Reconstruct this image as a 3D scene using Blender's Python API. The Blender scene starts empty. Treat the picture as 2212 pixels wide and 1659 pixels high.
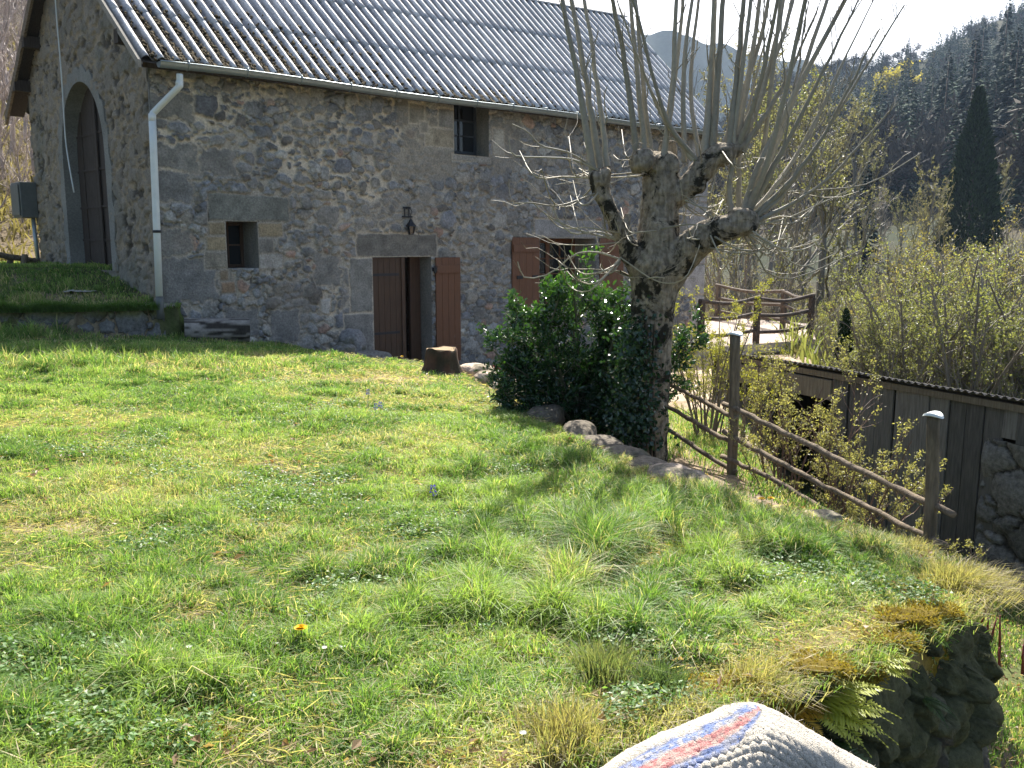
import bpy, math
import numpy as np
from math import sin, cos, pi, atan, sqrt, radians
sc = bpy.context.scene
COL = sc.collection
rng = np.random.default_rng(11)
A = np.array

# ------------------------------------------------------------------ camera model (pixels of a 2212 x 1659 reading of the photograph)
FU, CX, CY = 1898.0, 1106.0, 829.5
PITCH = atan(542 / 3459)
CP, SP = cos(PITCH), sin(PITCH)
def ray(x, y):
    a = (x - CX) / FU; b = (CY - y) / FU
    return A([a, CP + b * SP, -SP + b * CP])
def at(x, y, Y):
    d = ray(x, y); return d * (Y / d[1])
def unit(v):
    v = np.asarray(v, float); return v / np.maximum(np.linalg.norm(v, axis=-1, keepdims=True), 1e-9)

# ------------------------------------------------------------------ house frame
UD = unit(A([.734, .679, 0])); VD = A([-UD[1], UD[0], 0]); ND = -VD
C0 = at(350, 640, 12.0); C0[2] = 0
def W(t, o, z):
    t = np.asarray(t, float); o = np.asarray(o, float); z = np.asarray(z, float)
    t, o, z = np.broadcast_arrays(t, o, z)
    p = C0 + t[..., None] * UD + o[..., None] * ND
    p = p.copy(); p[..., 2] = z
    return p
def onwall(x, y, o=0.0):
    d = ray(x, y); q = d * (((C0 + ND * o) @ VD) / (d @ VD)); return (q - C0) @ UD, q[2]

# ------------------------------------------------------------------ noise
def _hash(i, j, k, s):
    h = (i * 374761393 + j * 668265263 + k * 2147483647 + s * 974711) & 0xFFFFFFFF
    h = ((h ^ (h >> 13)) * 1274126177) & 0xFFFFFFFF
    h = (h ^ (h >> 16)) & 0xFFFFFFFF
    h = ((h ^ (h >> 15)) * 2246822519) & 0xFFFFFFFF
    return ((h ^ (h >> 13)) & 0xFFFFFF) / float(0xFFFFFF)
def vnoise(p, s=0):
    p = np.asarray(p, float)
    f = np.floor(p); w = p - f; w = w * w * (3 - 2 * w); f = f.astype(np.int64)
    out = 0
    for a in (0, 1):
        wx = w[..., 0] if a else 1 - w[..., 0]
        for b in (0, 1):
            wy = w[..., 1] if b else 1 - w[..., 1]
            for c in (0, 1):
                wz = w[..., 2] if c else 1 - w[..., 2]
                out = out + wx * wy * wz * _hash(f[..., 0] + a, f[..., 1] + b, f[..., 2] + c, s)
    return out
def fbm(p, o=4, s=0):
    p = np.asarray(p, float); r = 0; a = .5; tot = 0
    for k in range(o):
        r = r + a * vnoise(p * 2 ** k + 17.3 * k, s + k); tot += a; a *= .5
    return r / tot
def n2(x, y, sc_, o=3, s=0):
    x = np.asarray(x, float); y = np.asarray(y, float)
    return fbm(np.stack([x * sc_, y * sc_, np.zeros_like(x) + .37], -1), o, s)
def sstep(a, b, x):
    t = np.clip((x - a) / (b - a), 0, 1); return t * t * (3 - 2 * t)
def lerp(a, b, t): return a + (b - a) * t

# ------------------------------------------------------------------ mesh building
class MB:
    def __init__(s): s.V = []; s.F = []; s.C = []; s.n = 0; s.col = False
    def add(s, v, f, c=None):
        v = np.asarray(v, float).reshape(-1, 3)
        fs = f if isinstance(f, list) else [f]
        for q in fs: s.F.append(np.asarray(q, np.int64) + s.n)
        if c is None: c = A([.5, .5, .5])
        else: s.col = True
        c = np.asarray(c, float)
        s.C.append(np.broadcast_to(c, (len(v), 3)) if c.ndim == 1 else c)
        s.V.append(v); s.n += len(v); return s
    def mesh(s, name, base=(0, 0, 0), smooth=True):
        V = np.concatenate(s.V) - A(base)
        me = bpy.data.meshes.new(name)
        me.vertices.add(len(V)); me.vertices.foreach_set('co', V.astype(np.float32).ravel())
        nl = sum(q.size for q in s.F); npoly = sum(len(q) for q in s.F)
        me.loops.add(nl); me.polygons.add(npoly)
        me.loops.foreach_set('vertex_index', np.concatenate([q.ravel() for q in s.F]).astype(np.int32))
        tot = np.concatenate([np.full(len(q), q.shape[1]) for q in s.F])
        st = np.concatenate([[0], np.cumsum(tot)[:-1]])
        me.polygons.foreach_set('loop_start', st.astype(np.int32))
        me.polygons.foreach_set('use_smooth', np.full(npoly, bool(smooth)))
        if s.col:
            ca = me.color_attributes.new('Col', 'FLOAT_COLOR', 'POINT')
            c = np.ones((len(V), 4), np.float32); c[:, :3] = np.concatenate(s.C)
            ca.data.foreach_set('color', c.ravel())
        me.update(calc_edges=True)
        return me
BASE = {}
def tag(o, label=None, cat=None, group=None, kind=None):
    if label: o['label'] = label
    if cat: o['category'] = cat
    if group: o['group'] = group
    if kind: o['kind'] = kind
    return o
def thing(name, label, cat, base=(0, 0, 0), group=None):
    o = bpy.data.objects.new(name, None); COL.objects.link(o); o.empty_display_size = .1
    o.location = base; BASE[o.name] = A(base, float)
    return tag(o, label, cat, group)
def part(name, mb, mat, parent=None, base=None, smooth=True, bevel=0, label=None):
    """one mesh object; vertices are given in world space"""
    b = BASE[parent.name] if parent is not None else (A(base, float) if base is not None else A([0., 0, 0]))
    me = mb.mesh(name, b, smooth)
    for m in (mat if isinstance(mat, list) else [mat]): me.materials.append(m)
    o = bpy.data.objects.new(name, me); COL.objects.link(o)
    if parent is not None: o.parent = parent
    else: o.location = b
    BASE[o.name] = b
    if bevel:
        md = o.modifiers.new('bevel', 'BEVEL'); md.width = bevel; md.segments = 2; md.limit_method = 'ANGLE'
    if label: o['label'] = label
    return o
def copy_tree(o, parent=None):
    c = o.copy(); COL.objects.link(c)
    if parent is not None: c.parent = parent
    for ch in [x for x in bpy.data.objects if x.parent == o]: copy_tree(ch, c)
    return c

BOXF = A([[0, 3, 2, 1], [4, 5, 6, 7], [0, 1, 5, 4], [1, 2, 6, 5], [2, 3, 7, 6], [3, 0, 4, 7]])
def hexa(p): return np.asarray(p, float).reshape(8, 3), BOXF
def wbox(t0, t1, o0, o1, z0, z1):
    """box in house coordinates"""
    tt = A([t0, t1, t1, t0] * 2); oo = A([o0, o0, o1, o1] * 2); zz = A([z0] * 4 + [z1] * 4)
    return W(tt, oo, zz), BOXF[:, ::-1]
def box(c, s, rz=0, R=None):
    g = A([[-1, -1, -1], [1, -1, -1], [1, 1, -1], [-1, 1, -1], [-1, -1, 1], [1, -1, 1], [1, 1, 1], [-1, 1, 1]]) * A(s) / 2
    if R is None: R = A([[cos(rz), -sin(rz), 0], [sin(rz), cos(rz), 0], [0, 0, 1]])
    return g @ A(R).T + A(c), BOXF
def tubes(P, R, k=6, cap=True):
    P = np.asarray(P, float); R = np.asarray(R, float)
    if P.ndim == 2: P = P[None]; R = R[None]
    B, n = P.shape[:2]
    T = np.empty_like(P); T[:, 1:-1] = P[:, 2:] - P[:, :-2]; T[:, 0] = P[:, 1] - P[:, 0]; T[:, -1] = P[:, -1] - P[:, -2]
    T = unit(T); m = unit(P[:, -1] - P[:, 0])
    ref = np.where(np.abs(m[:, 2:3]) > .8, A([[.93, .33, .1]]), A([[.05, .1, 1.0]]))
    S = unit(np.cross(T, ref[:, None, :])); U = np.cross(S, T)
    a = np.arange(k) * 2 * pi / k
    V = P[:, :, None] + R[:, :, None, None] * (S[:, :, None] * np.cos(a)[:, None] + U[:, :, None] * np.sin(a)[:, None])
    b = (np.arange(B) * n * k)[:, None, None]; i = (np.arange(n - 1) * k)[None, :, None]; j = np.arange(k)[None, None]
    j2 = (j + 1) % k
    F = np.stack([b + i + j, b + i + j2, b + i + k + j2, b + i + k + j], -1).reshape(-1, 4)
    V = V.reshape(-1, 3)
    if not cap: return V, F
    e0 = (np.arange(B) * n * k)[:, None] + np.arange(k)[::-1]; e1 = (np.arange(B) * n * k)[:, None] + (n - 1) * k + np.arange(k)
    return V, [F, np.concatenate([e0, e1])]
def smoothline(P, n):
    """resample a polyline as a Catmull-Rom curve"""
    P = np.asarray(P, float); m = len(P)
    E = np.concatenate([[2 * P[0] - P[1]], P, [2 * P[-1] - P[-2]]])
    u = np.linspace(0, m - 1 - 1e-6, n); i = u.astype(int); f = (u - i)[:, None]
    a, b, c, d = E[i], E[i + 1], E[i + 2], E[i + 3]
    return .5 * (2 * b + (c - a) * f + (2 * a - 5 * b + 4 * c - d) * f ** 2 + (3 * b - a - 3 * c + d) * f ** 3)
def grid(nu, nv):
    i = np.arange(nu - 1)[:, None] * nv; j = np.arange(nv - 1)[None]
    return np.stack([i + j, i + nv + j, i + nv + j + 1, i + j + 1], -1).reshape(-1, 4)
def rand_unit(n):
    return unit(rng.normal(size=(n, 3)))
def leaves(pos, axis, L, Wd, fold=.25, nrm=None):
    """bent lozenge leaves: two triangles each"""
    N = len(pos); axis = unit(axis)
    if nrm is None: nrm = rand_unit(N)
    side = unit(np.cross(axis, nrm)); up = np.cross(side, axis)
    L = np.broadcast_to(L, N)[:, None]; Wd = np.broadcast_to(Wd, N)[:, None]
    a = pos; tip = pos + axis * L
    mid = pos + axis * L * .45 + up * Wd * fold
    V = np.stack([a, mid + side * Wd / 2, tip, mid - side * Wd / 2], 1).reshape(-1, 3)
    i = np.arange(N)[:, None] * 4
    F = np.concatenate([i + A([[0, 1, 2]]), i + A([[0, 2, 3]])])
    return V, F
def grow(P, R, c, ratio, ang, n=4, up=.15, tmin=.25, rr=.6, wob=.25, rmin=.0015):
    B, m = P.shape[:2]
    idx = np.repeat(np.arange(B), c); N = len(idx)
    t = rng.uniform(tmin, .98, N) * (m - 1); i0 = np.minimum(t.astype(int), m - 2); fr = (t - i0)[:, None]
    p0, p1 = P[idx, i0], P[idx, i0 + 1]; pos = p0 + (p1 - p0) * fr; tan = unit(p1 - p0)
    r0 = (R[idx, i0] + (R[idx, i0 + 1] - R[idx, i0]) * fr[:, 0]) * rr
    pl = np.linalg.norm(np.diff(P, axis=1), axis=2).sum(1)[idx]
    L = pl * ratio * (1 - .45 * t / (m - 1)) * rng.uniform(.6, 1.25, N)
    perp = unit(np.cross(tan, rand_unit(N))); an = (ang * rng.uniform(.6, 1.3, N))[:, None]
    d = unit(tan * np.cos(an) + perp * np.sin(an) + A([0, 0, up]))
    Q = np.empty((N, n, 3)); Q[:, 0] = pos
    for k in range(1, n):
        Q[:, k] = Q[:, k - 1] + d * (L / (n - 1))[:, None]
        d = unit(d + rng.normal(size=(N, 3)) * wob + A([0, 0, up * .5]))
    return Q, np.maximum(r0[:, None] * np.linspace(1, .35, n)[None], rmin)
def along(P, N, tmin=.1):
    """N random points (with tangents) on a batch of polylines"""
    B, m = P.shape[:2]; b = rng.integers(0, B, N); t = rng.uniform(tmin, 1, N) * (m - 1)
    i = np.minimum(t.astype(int), m - 2); f = (t - i)[:, None]
    return P[b, i] + (P[b, i + 1] - P[b, i]) * f, unit(P[b, i + 1] - P[b, i])
_cube = {}
def cubeball(n):
    """unit ball from a subdivided cube: directions and quads"""
    if n in _cube: return _cube[n]
    g = np.tan(np.linspace(-pi / 4, pi / 4, n + 1)); a, b = np.meshgrid(g, g, indexing='ij'); o = np.ones_like(a); V = []; F = []
    for k, q in enumerate(((a, b, o), (b, a, -o), (o, a, b), (-o, b, a), (b, o, a), (a, -o, b))):
        V.append(np.stack(q, -1).reshape(-1, 3)); F.append(grid(n + 1, n + 1) + k * (n + 1) ** 2)
    V = unit(np.concatenate(V)); F = np.concatenate(F)
    key = np.round(V, 5); u_, inv = np.unique(key, axis=0, return_inverse=True); _cube[n] = (unit(u_), inv.ravel()[F]); return _cube[n]
def rocksphere(c, s, seed, nu=14, nv=0, rough=.3, rz=0):
    d, F = cubeball(max(5, int(nu * .55)))
    r = 1 + rough * 1.5 * (fbm(d * 1.1 + seed * 7.7, 3, seed) - .5) + rough * .55 * (fbm(d * 3.6 + seed * 3.1, 4, seed + 5) - .5)
    p = d * r[:, None]; q = np.sign(p) * np.abs(p) ** .82
    q = q * A(s) / 2 @ A([[cos(rz), sin(rz), 0], [-sin(rz), cos(rz), 0], [0, 0, 1]])
    return q + A(c), F

# ------------------------------------------------------------------ materials
def newmat(name):
    m = bpy.data.materials.new(name); m.use_nodes = True
    nt = m.node_tree; nt.nodes.clear()
    out = nt.nodes.new('ShaderNodeOutputMaterial')
    return m, nt, out
def N_(nt, typ, **kw):
    n = nt.nodes.new('ShaderNode' + typ)
    for k, v in kw.items():
        if hasattr(n, k): setattr(n, k, v)
        else: n.inputs[k.replace('_', ' ')].default_value = v
    return n
def stuffmat(name, color=None, rough=.85, spec=.25, var=.25, vscale=30.0, bump=.0, bscale=60.0, trans=0.0, tcol=(1.15, 1.1, .55), metal=0.0,
             stretch=None, dark=None, sheen=0.0):
    """attribute or flat colour x noise, optional bump, optional translucency"""
    m, nt, out = newmat(name); L = nt.links.new
    tc = N_(nt, 'TexCoord')
    co = tc.outputs['Object']
    if stretch is not None:
        mp = N_(nt, 'Mapping'); mp.inputs['Scale'].default_value = stretch; L(co, mp.inputs['Vector']); co = mp.outputs['Vector']
    if color is None:
        at_ = N_(nt, 'Attribute', attribute_name='Col'); base = at_.outputs['Color']
    else:
        rg = N_(nt, 'RGB'); rg.outputs[0].default_value = (*color, 1); base = rg.outputs[0]
    if var:
        nz = N_(nt, 'TexNoise'); nz.inputs['Scale'].default_value = vscale; nz.inputs['Detail'].default_value = 5; nz.inputs['Roughness'].default_value = .65
        L(co, nz.inputs['Vector'])
        mr = N_(nt, 'MapRange'); mr.inputs['From Min'].default_value = .3; mr.inputs['From Max'].default_value = .7
        mr.inputs['To Min'].default_value = 1 - var; mr.inputs['To Max'].default_value = 1 + var
        L(nz.outputs['Fac'], mr.inputs['Value'])
        vm = N_(nt, 'VectorMath', operation='SCALE'); L(base, vm.inputs[0]); L(mr.outputs['Result'], vm.inputs['Scale']); base = vm.outputs['Vector']
    if dark is not None:   # stains of a second colour: (colour, scale, amount)
        nz2 = N_(nt, 'TexNoise'); nz2.inputs['Scale'].default_value = dark[1]; nz2.inputs['Detail'].default_value = 6; L(co, nz2.inputs['Vector'])
        mr2 = N_(nt, 'MapRange'); mr2.inputs['From Min'].default_value = .5; mr2.inputs['From Max'].default_value = .66; mr2.inputs['To Max'].default_value = dark[2]
        L(nz2.outputs['Fac'], mr2.inputs['Value'])
        mx = N_(nt, 'Mix', data_type='RGBA'); L(mr2.outputs['Result'], mx.inputs['Factor']); L(base, mx.inputs['A']); mx.inputs['B'].default_value = (*dark[0], 1)
        base = mx.outputs['Result']
    p = N_(nt, 'BsdfPrincipled'); L(base, p.inputs['Base Color'])
    p.inputs['Roughness'].default_value = rough; p.inputs['Specular IOR Level'].default_value = spec; p.inputs['Metallic'].default_value = metal
    if sheen: p.inputs['Sheen Weight'].default_value = sheen
    if bump:
        nb = N_(nt, 'TexNoise'); nb.inputs['Scale'].default_value = bscale; nb.inputs['Detail'].default_value = 6; nb.inputs['Roughness'].default_value = .65
        L(co, nb.inputs['Vector'])
        bp = N_(nt, 'Bump'); bp.inputs['Strength'].default_value = bump; bp.inputs['Distance'].default_value = .02
        L(nb.outputs['Fac'], bp.inputs['Height']); L(bp.outputs['Normal'], p.inputs['Normal'])
    sh = p.outputs[0]
    if trans:
        tr = N_(nt, 'BsdfTranslucent'); vt = N_(nt, 'VectorMath', operation='MULTIPLY'); L(base, vt.inputs[0]); vt.inputs[1].default_value = tcol
        L(vt.outputs[0], tr.inputs['Color'])
        ms = N_(nt, 'MixShader'); ms.inputs[0].default_value = trans; L(sh, ms.inputs[1]); L(tr.outputs[0], ms.inputs[2]); sh = ms.outputs[0]
    L(sh, out.inputs['Surface'])
    return m
M = {}
M['stone'] = stuffmat('rubble stone', None, .9, .2, .34, 38, .8, 60)
M['gable'] = stuffmat('lime roughcast', None, .95, .15, .25, 40, .6, 70)
M['dressed'] = stuffmat('dressed granite', (.25, .245, .225), .9, .2, .25, 50, .4, 120, dark=((.13, .13, .115), 3.0, .6))
M['reveal'] = stuffmat('plastered reveal', (.27, .25, .21), .9, .2, .2, 25, .3, 60)
M['sheet'] = stuffmat('fibre cement sheet', None, .6, .4, .35, 34, 1.0, 48)
M['zinc'] = stuffmat('weathered zinc', (.26, .31, .32), .45, .5, .12, 14, .08, 40, metal=.55)
M['pvc'] = stuffmat('pale grey paint', (.62, .66, .63), .5, .4, .06, 8)
M['darkwood'] = stuffmat('old dark planks', (.06, .048, .038), .85, .2, .35, 9, .4, 30, stretch=(6, 6, .6))
M['doorwood'] = stuffmat('brown stained wood', (.070, .038, .020), .6, .35, .28, 10, .25, 30, stretch=(7, 7, .5))
M['shutterwood'] = stuffmat('red brown stained wood', (.135, .058, .026), .55, .35, .25, 10, .25, 30, stretch=(7, 7, .5))
M['iron'] = stuffmat('black iron', (.018, .018, .02), .5, .4, .15, 30)
M['glass'] = stuffmat('dark window glass', (.015, .018, .02), .06, .6, 0)
M['rail'] = stuffmat('weathered rail wood', (.20, .155, .105), .85, .2, .4, 12, .6, 35, stretch=(1.2, 5, 5), dark=((.07, .055, .04), 5, .7))
M['post'] = stuffmat('weathered post wood', (.17, .135, .09), .85, .2, .4, 12, .6, 35, stretch=(5, 5, .8), dark=((.08, .065, .045), 5, .7))
M['plank'] = stuffmat('grey barn plank', None, .9, .15, .35, 10, .5, 30, stretch=(6, 6, .5))
M['log'] = stuffmat('grey bleached log', None, .9, .15, .3, 14, .6, 25)
M['rock'] = stuffmat('field stone', None, .92, .2, .45, 26, 1.0, 45)
M['soil'] = stuffmat('soil and straw', None, .97, .08, .35, 25, .7, 50)
M['grass'] = stuffmat('grass blade', None, .5, .22, 0, trans=.5, tcol=(1.35, 1.5, .62))
M['leaf'] = stuffmat('young leaf', None, .45, .4, 0, trans=.5, tcol=(1.25, 1.2, .5))
M['holly'] = stuffmat('glossy evergreen leaf', None, .2, .6, 0, trans=.28, tcol=(1.3, 1.5, .5))
M['twig'] = stuffmat('bare twig', None, .6, .35, .15, 30)
M['bark'] = stuffmat('old pollard bark', None, .95, .15, .3, 30, .7, 60)
M['needle'] = stuffmat('conifer needles', None, .8, .08, 0)
M['moss'] = stuffmat('moss', None, .9, .1, 0, trans=.3)
M['petal'] = stuffmat('petal', None, .6, .3, 0, trans=.35, tcol=(1, 1, 1))
M['wool'] = stuffmat('cream wool', None, .95, .1, .16, 260, .8, 420, sheen=.3)
M['concrete'] = stuffmat('pale concrete', (.5, .45, .38), .9, .2, .15, 12, .2, 40, dark=((.25, .23, .2), 3, .5))
M['tilefloor'] = stuffmat('pinkish deck floor', (.33, .265, .215), .85, .2, .15, 8, .1, 40)
M['tinroof'] = stuffmat('rusty corrugated sheet', (.07, .065, .06), .6, .4, .3, 10, .2, 30, metal=.3)
M['hill'] = stuffmat('hillside floor', None, .97, .05, .3, .3)
M['ptile'] = stuffmat('pale roof', (.45, .45, .46), .7, .3, .15, 5)
M['box'] = stuffmat('grey painted cabinet', (.10, .11, .10), .6, .4, .15, 12)
M['red'] = stuffmat('red plastic', (.45, .04, .05), .5, .4, .1, 20)
# ------------------------------------------------------------------ camera, sun, sky
cam = bpy.data.cameras.new('camera'); co_ = bpy.data.objects.new('camera', cam); COL.objects.link(co_)
cam.sensor_width = 36; cam.lens = FU / 2212 * 36; cam.clip_start = .05; cam.clip_end = 4000
co_.rotation_euler = (pi / 2 - PITCH, 0, 0); sc.camera = co_
SUN_AZ, SUN_EL = radians(9), radians(46.5)          # clockwise from the view direction
sd = A([sin(SUN_AZ) * cos(SUN_EL), cos(SUN_AZ) * cos(SUN_EL), sin(SUN_EL)])
sun = bpy.data.lights.new('sun', 'SUN'); so = bpy.data.objects.new('sun', sun); COL.objects.link(so)
sun.energy = 5.0; sun.angle = radians(.53); sun.color = (1, .955, .88)
from mathutils import Vector
so.rotation_euler = Vector(tuple(sd)).to_track_quat('Z', 'Y').to_euler(); so.location = (0, 0, 30)
w = bpy.data.worlds.new('World'); sc.world = w; w.use_nodes = True
nt = w.node_tree; bg = nt.nodes['Background']
sky = nt.nodes.new('ShaderNodeTexSky'); sky.sky_type = 'NISHITA'; sky.sun_disc = False
sky.sun_elevation = SUN_EL; sky.sun_rotation = SUN_AZ; sky.altitude = 700; sky.dust_density = 6.0; sky.air_density = 1.0; sky.ozone_density = 1.0
nt.links.new(sky.outputs[0], bg.inputs[0]); bg.inputs[1].default_value = .10
vs = sc.view_settings; vs.view_transform = 'Standard'; vs.look = 'None'; vs.gamma = 1; vs.exposure = 1.42
sc.cycles.use_denoising = True
sc.cycles.max_bounces = 8; sc.cycles.diffuse_bounces = 4; sc.cycles.glossy_bounces = 2; sc.cycles.transmission_bounces = 4; sc.cycles.transparent_max_bounces = 4
sc.cycles.sample_clamp_indirect = 6

# ------------------------------------------------------------------ terrain height
def lawnz(x, y): return -1.2 - .03 * (y - 3) - .05 * x
def onlawn(px, py):
    """pixel to the lawn plane"""
    d = ray(px, py); k = (-1.2 + .09) / (d[2] + .03 * d[1] + .05 * d[0]); return d * k
EDGE_PX = [(800, 772), (905, 776), (1000, 800), (1100, 850), (1240, 930), (1400, 1010), (1490, 1045), (1770, 1115), (2000, 1190), (2120, 1255), (2142, 1282), (2125, 1315),
           (2010, 1370), (1830, 1450), (1650, 1510), (1500, 1560), (1250, 1659)]
EDGE = A([onlawn(*p)[:2] for p in EDGE_PX])
POLY = np.concatenate([[[-3.4, 13.4]], EDGE, [[-.35, 1.35], [-3, .3], [-30, 0.2], [-30, 60], [-9.5, 40], [-9.5, 17], [-5, 14]]])
def sdist(x, y, poly):
    """signed distance to a closed polygon, positive inside"""
    x = np.asarray(x, float); y = np.asarray(y, float); d = np.full(x.shape, 1e9); ins = np.zeros(x.shape, bool)
    for (ax, ay), (bx, by) in zip(poly, np.roll(poly, -1, 0)):
        ex, ey = bx - ax, by - ay; wx, wy = x - ax, y - ay
        t = np.clip((wx * ex + wy * ey) / (ex * ex + ey * ey + 1e-12), 0, 1)
        d = np.minimum(d, (wx - ex * t) ** 2 + (wy - ey * t) ** 2)
        c = (ay <= y) != (by <= y)
        ins ^= c & (x < ax + (y - ay) * ex / (ey if abs(ey) > 1e-9 else 1e-9))
    d = np.sqrt(d); return np.where(ins, d, -d)
LEDGE = A([[-4.72, 11.93], [-5.3, 11.66], [-6.2, 11.5], [-7.2, 11.3], [-9.5, 11.0]])
def mound(x, y):
    """0..: distance behind the ledge line, the raised ground in front of the gable"""
    ly = np.interp(x, LEDGE[::-1, 0], LEDGE[::-1, 1]); d = y - ly
    return np.where(x < -4.55, d, -1)
def ground(x, y):
    x = np.asarray(x, float); y = np.asarray(y, float)
    L = lawnz(x, y) + .05 * (n2(x, y, .8, 3, 3) - .5) + .03 * (n2(x, y, 3.5, 2, 5) - .5)
    L = L - .12 * sstep(10.6, 12.6, y) * sstep(-4.6, -3.4, x)
    md = mound(x, y)
    L = np.where(md > 0, np.maximum(L, -.84 + np.minimum(.22 * md, .52) + .03 * (n2(x, y, 2, 2, 9) - .5)), L)
    far = sstep(16, 30, y) * sstep(-8, -11, x); L = L + far * (y - 16) * .22
    path = -1.62 - .055 * (y - 6) + .04 * (n2(x, y, 1.5, 3, 21) - .5)
    xl = np.interp(y, [0, 3.3, 3.9, 4.4, 6.2, 10, 18, 30], [-9, -3, 1.6, 2.0, 1.7, 2.5, 6.2, 8])
    gz = -2.85 - np.maximum(y - 11, 0) * .11 + .1 * (n2(x, y, .6, 3, 31) - .5)
    low = lerp(path, gz, sstep(-.1, 1.0, x - xl))
    s = sdist(x, y, POLY)
    return lerp(low, L, sstep(-.01, .08, s))
def ground_hit(px, py, y0=1.6, y1=30, zoff=0):
    d = ray(px, py); Y = np.linspace(y0, y1, 4000); q = d[None] * (Y / d[1])[:, None]
    i = np.argmax(q[:, 2] < ground(q[:, 0], q[:, 1]) + zoff); return q[i]

gx = np.concatenate([np.arange(-16, -7, .25), np.arange(-7, 4.2, .055), np.arange(4.2, 17, .3)])
gy = np.concatenate([np.arange(.2, 8, .05), np.arange(8, 15, .08), np.arange(15, 30.1, .5)])
X, Yg = np.meshgrid(gx, gy, indexing='ij')
Z = ground(X, Yg)
s_ = sdist(X, Yg, POLY)
thatch = n2(X, Yg, 1.1, 4, 41); fine = n2(X, Yg, 9, 3, 43)
ST, SO, GR, MO = A([.30, .24, .15]), A([.06, .045, .032]), A([.075, .10, .028]), A([.22, .15, .02])
k1 = sstep(.42, .62, thatch)[..., None]; k2 = sstep(.45, .62, fine)[..., None]
cg = lerp(lerp(GR, ST, k1), SO, .6 * k2)
kp = (sstep(.06, -.1, s_) * sstep(.5, .2, X - np.interp(Yg, [0, 3.3, 3.9, 4.4, 6.2, 10, 18], [-9, -3, 1.6, 2.0, 1.7, 2.5, 6.2])))[..., None]
SAND = A([.42, .33, .24])
cg = lerp(cg, lerp(SAND, A([.26, .2, .13]), sstep(.45, .6, n2(X, Yg, 2.2, 3, 47))[..., None]), kp)
gdm = sstep(.2, .6, X - np.interp(Yg, [0, 3.3, 3.9, 4.4, 6.2, 10, 18], [-9, -3, 1.6, 2.0, 1.7, 2.5, 6.2]))[..., None] * (s_ < 0)[..., None]
cg = lerp(cg, lerp(A([.15, .115, .08]), A([.10, .12, .045]), sstep(.42, .58, n2(X, Yg, 1.4, 4, 55))[..., None]) * (.7 + .6 * fine[..., None]), gdm)
mk = (sstep(.33, .05, s_) * sstep(-.05, .05, s_) * sstep(4.6, 3.6, Yg))[..., None]
cg = lerp(cg, lerp(MO, A([.3, .24, .13]), sstep(.45, .55, n2(X, Yg, 6, 2, 51))[..., None]), mk)
mb = MB(); mb.add(np.stack([X, Yg, Z], -1), grid(len(gx), len(gy)), cg.reshape(-1, 3))
tag(part('ground', mb, M['soil']), kind='structure', label='grassy terrace lawn dropping to a lower garden')

# far terrain: polar sheet
SKY_R = [(-.7, .55), (-.56, .42), (-.5, .36), (-.40, .34), (-.25, .3), (.1, .09), (.17, .10), (.22, .14), (.274, .188), (.351, .200), (.423, .206), (.465, .228), (.511, .248), (.56, .275), (.62, .30), (.8, .34)]
def hillel(az): return np.interp(az, [a for a, b in SKY_R], [b for a, b in SKY_R]) 
def farz(az, r):
    e = np.tan(hillel(az)) if False else hillel(az)
    zr = 430 * e
    z = -5.2 - .02 * r + (zr + 5) * np.clip((r - 45) / 385, 0, 1) ** 1.5 - np.maximum(r - 435, 0) * .12
    left = sstep(-.34, -.46, az)
    q_ = np.maximum(r - 17, 0); zl = -.9 + q_ * .22 + .0036 * q_ ** 2
    z = lerp(z, zl, left)
    return z - 2.6 * sstep(34, 15, r) * 0
def far_xyz(az, r, dz=0):
    az = np.asarray(az, float); r = np.asarray(r, float)
    return np.stack([r * np.sin(az), r * np.cos(az), farz(az, r) + dz], -1)
az = np.linspace(-.78, .80, 140); rr_ = np.geomspace(20, 560, 95)
AZ, RR = np.meshgrid(az, rr_, indexing='ij')
V = far_xyz(AZ, RR); V[..., 2] += (n2(V[..., 0], V[..., 1], .03, 3, 61) - .5) * RR * .02
kf = n2(V[..., 0], V[..., 1], .02, 4, 63)[..., None]
left = sstep(-.3, -.4, AZ)[..., None]
c = lerp(A([.035, .042, .025]), A([.095, .08, .055]), sstep(.4, .6, kf) * sstep(260, 90, RR)[..., None] + .25 * sstep(.4, .6, kf)); c = np.minimum(c, .12); c = lerp(c, lerp(A([.17, .135, .09]), A([.10, .085, .05]), sstep(.4, .6, n2(V[..., 0], V[..., 1], .4, 3, 65)[..., None])), left)
mb = MB(); mb.add(V, grid(len(az), len(rr_))[:, ::-1], c.reshape(-1, 3))
tag(part('hillside', mb, M['hill']), kind='structure', label='wooded valley and hillside rising behind the farm')
# blue ridge beyond the valley
az = np.linspace(.02, .42, 60); rr_ = np.linspace(590, 780, 14)
AZ, RR = np.meshgrid(az, rr_, indexing='ij')
el = np.interp(AZ, [.02, .12, .165, .2, .24, .28, .34, .42], [.235, .232, .226, .214, .203, .195, .18, .165])
Z = RR[:, -1:] * el * (np.clip((RR - 560) / 220, 0, 1)) ** .8 + (n2(AZ * 40, RR * .01, 1, 3, 71) - .5) * 14
mb = MB(); mb.add(np.stack([RR * np.sin(AZ), RR * np.cos(AZ), Z], -1), grid(60, 14)[:, ::-1], A([.022, .036, .034]))
tag(part('mountain', mb, M['hill']), kind='structure', label='distant blue ridge behind the roof end')
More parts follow.
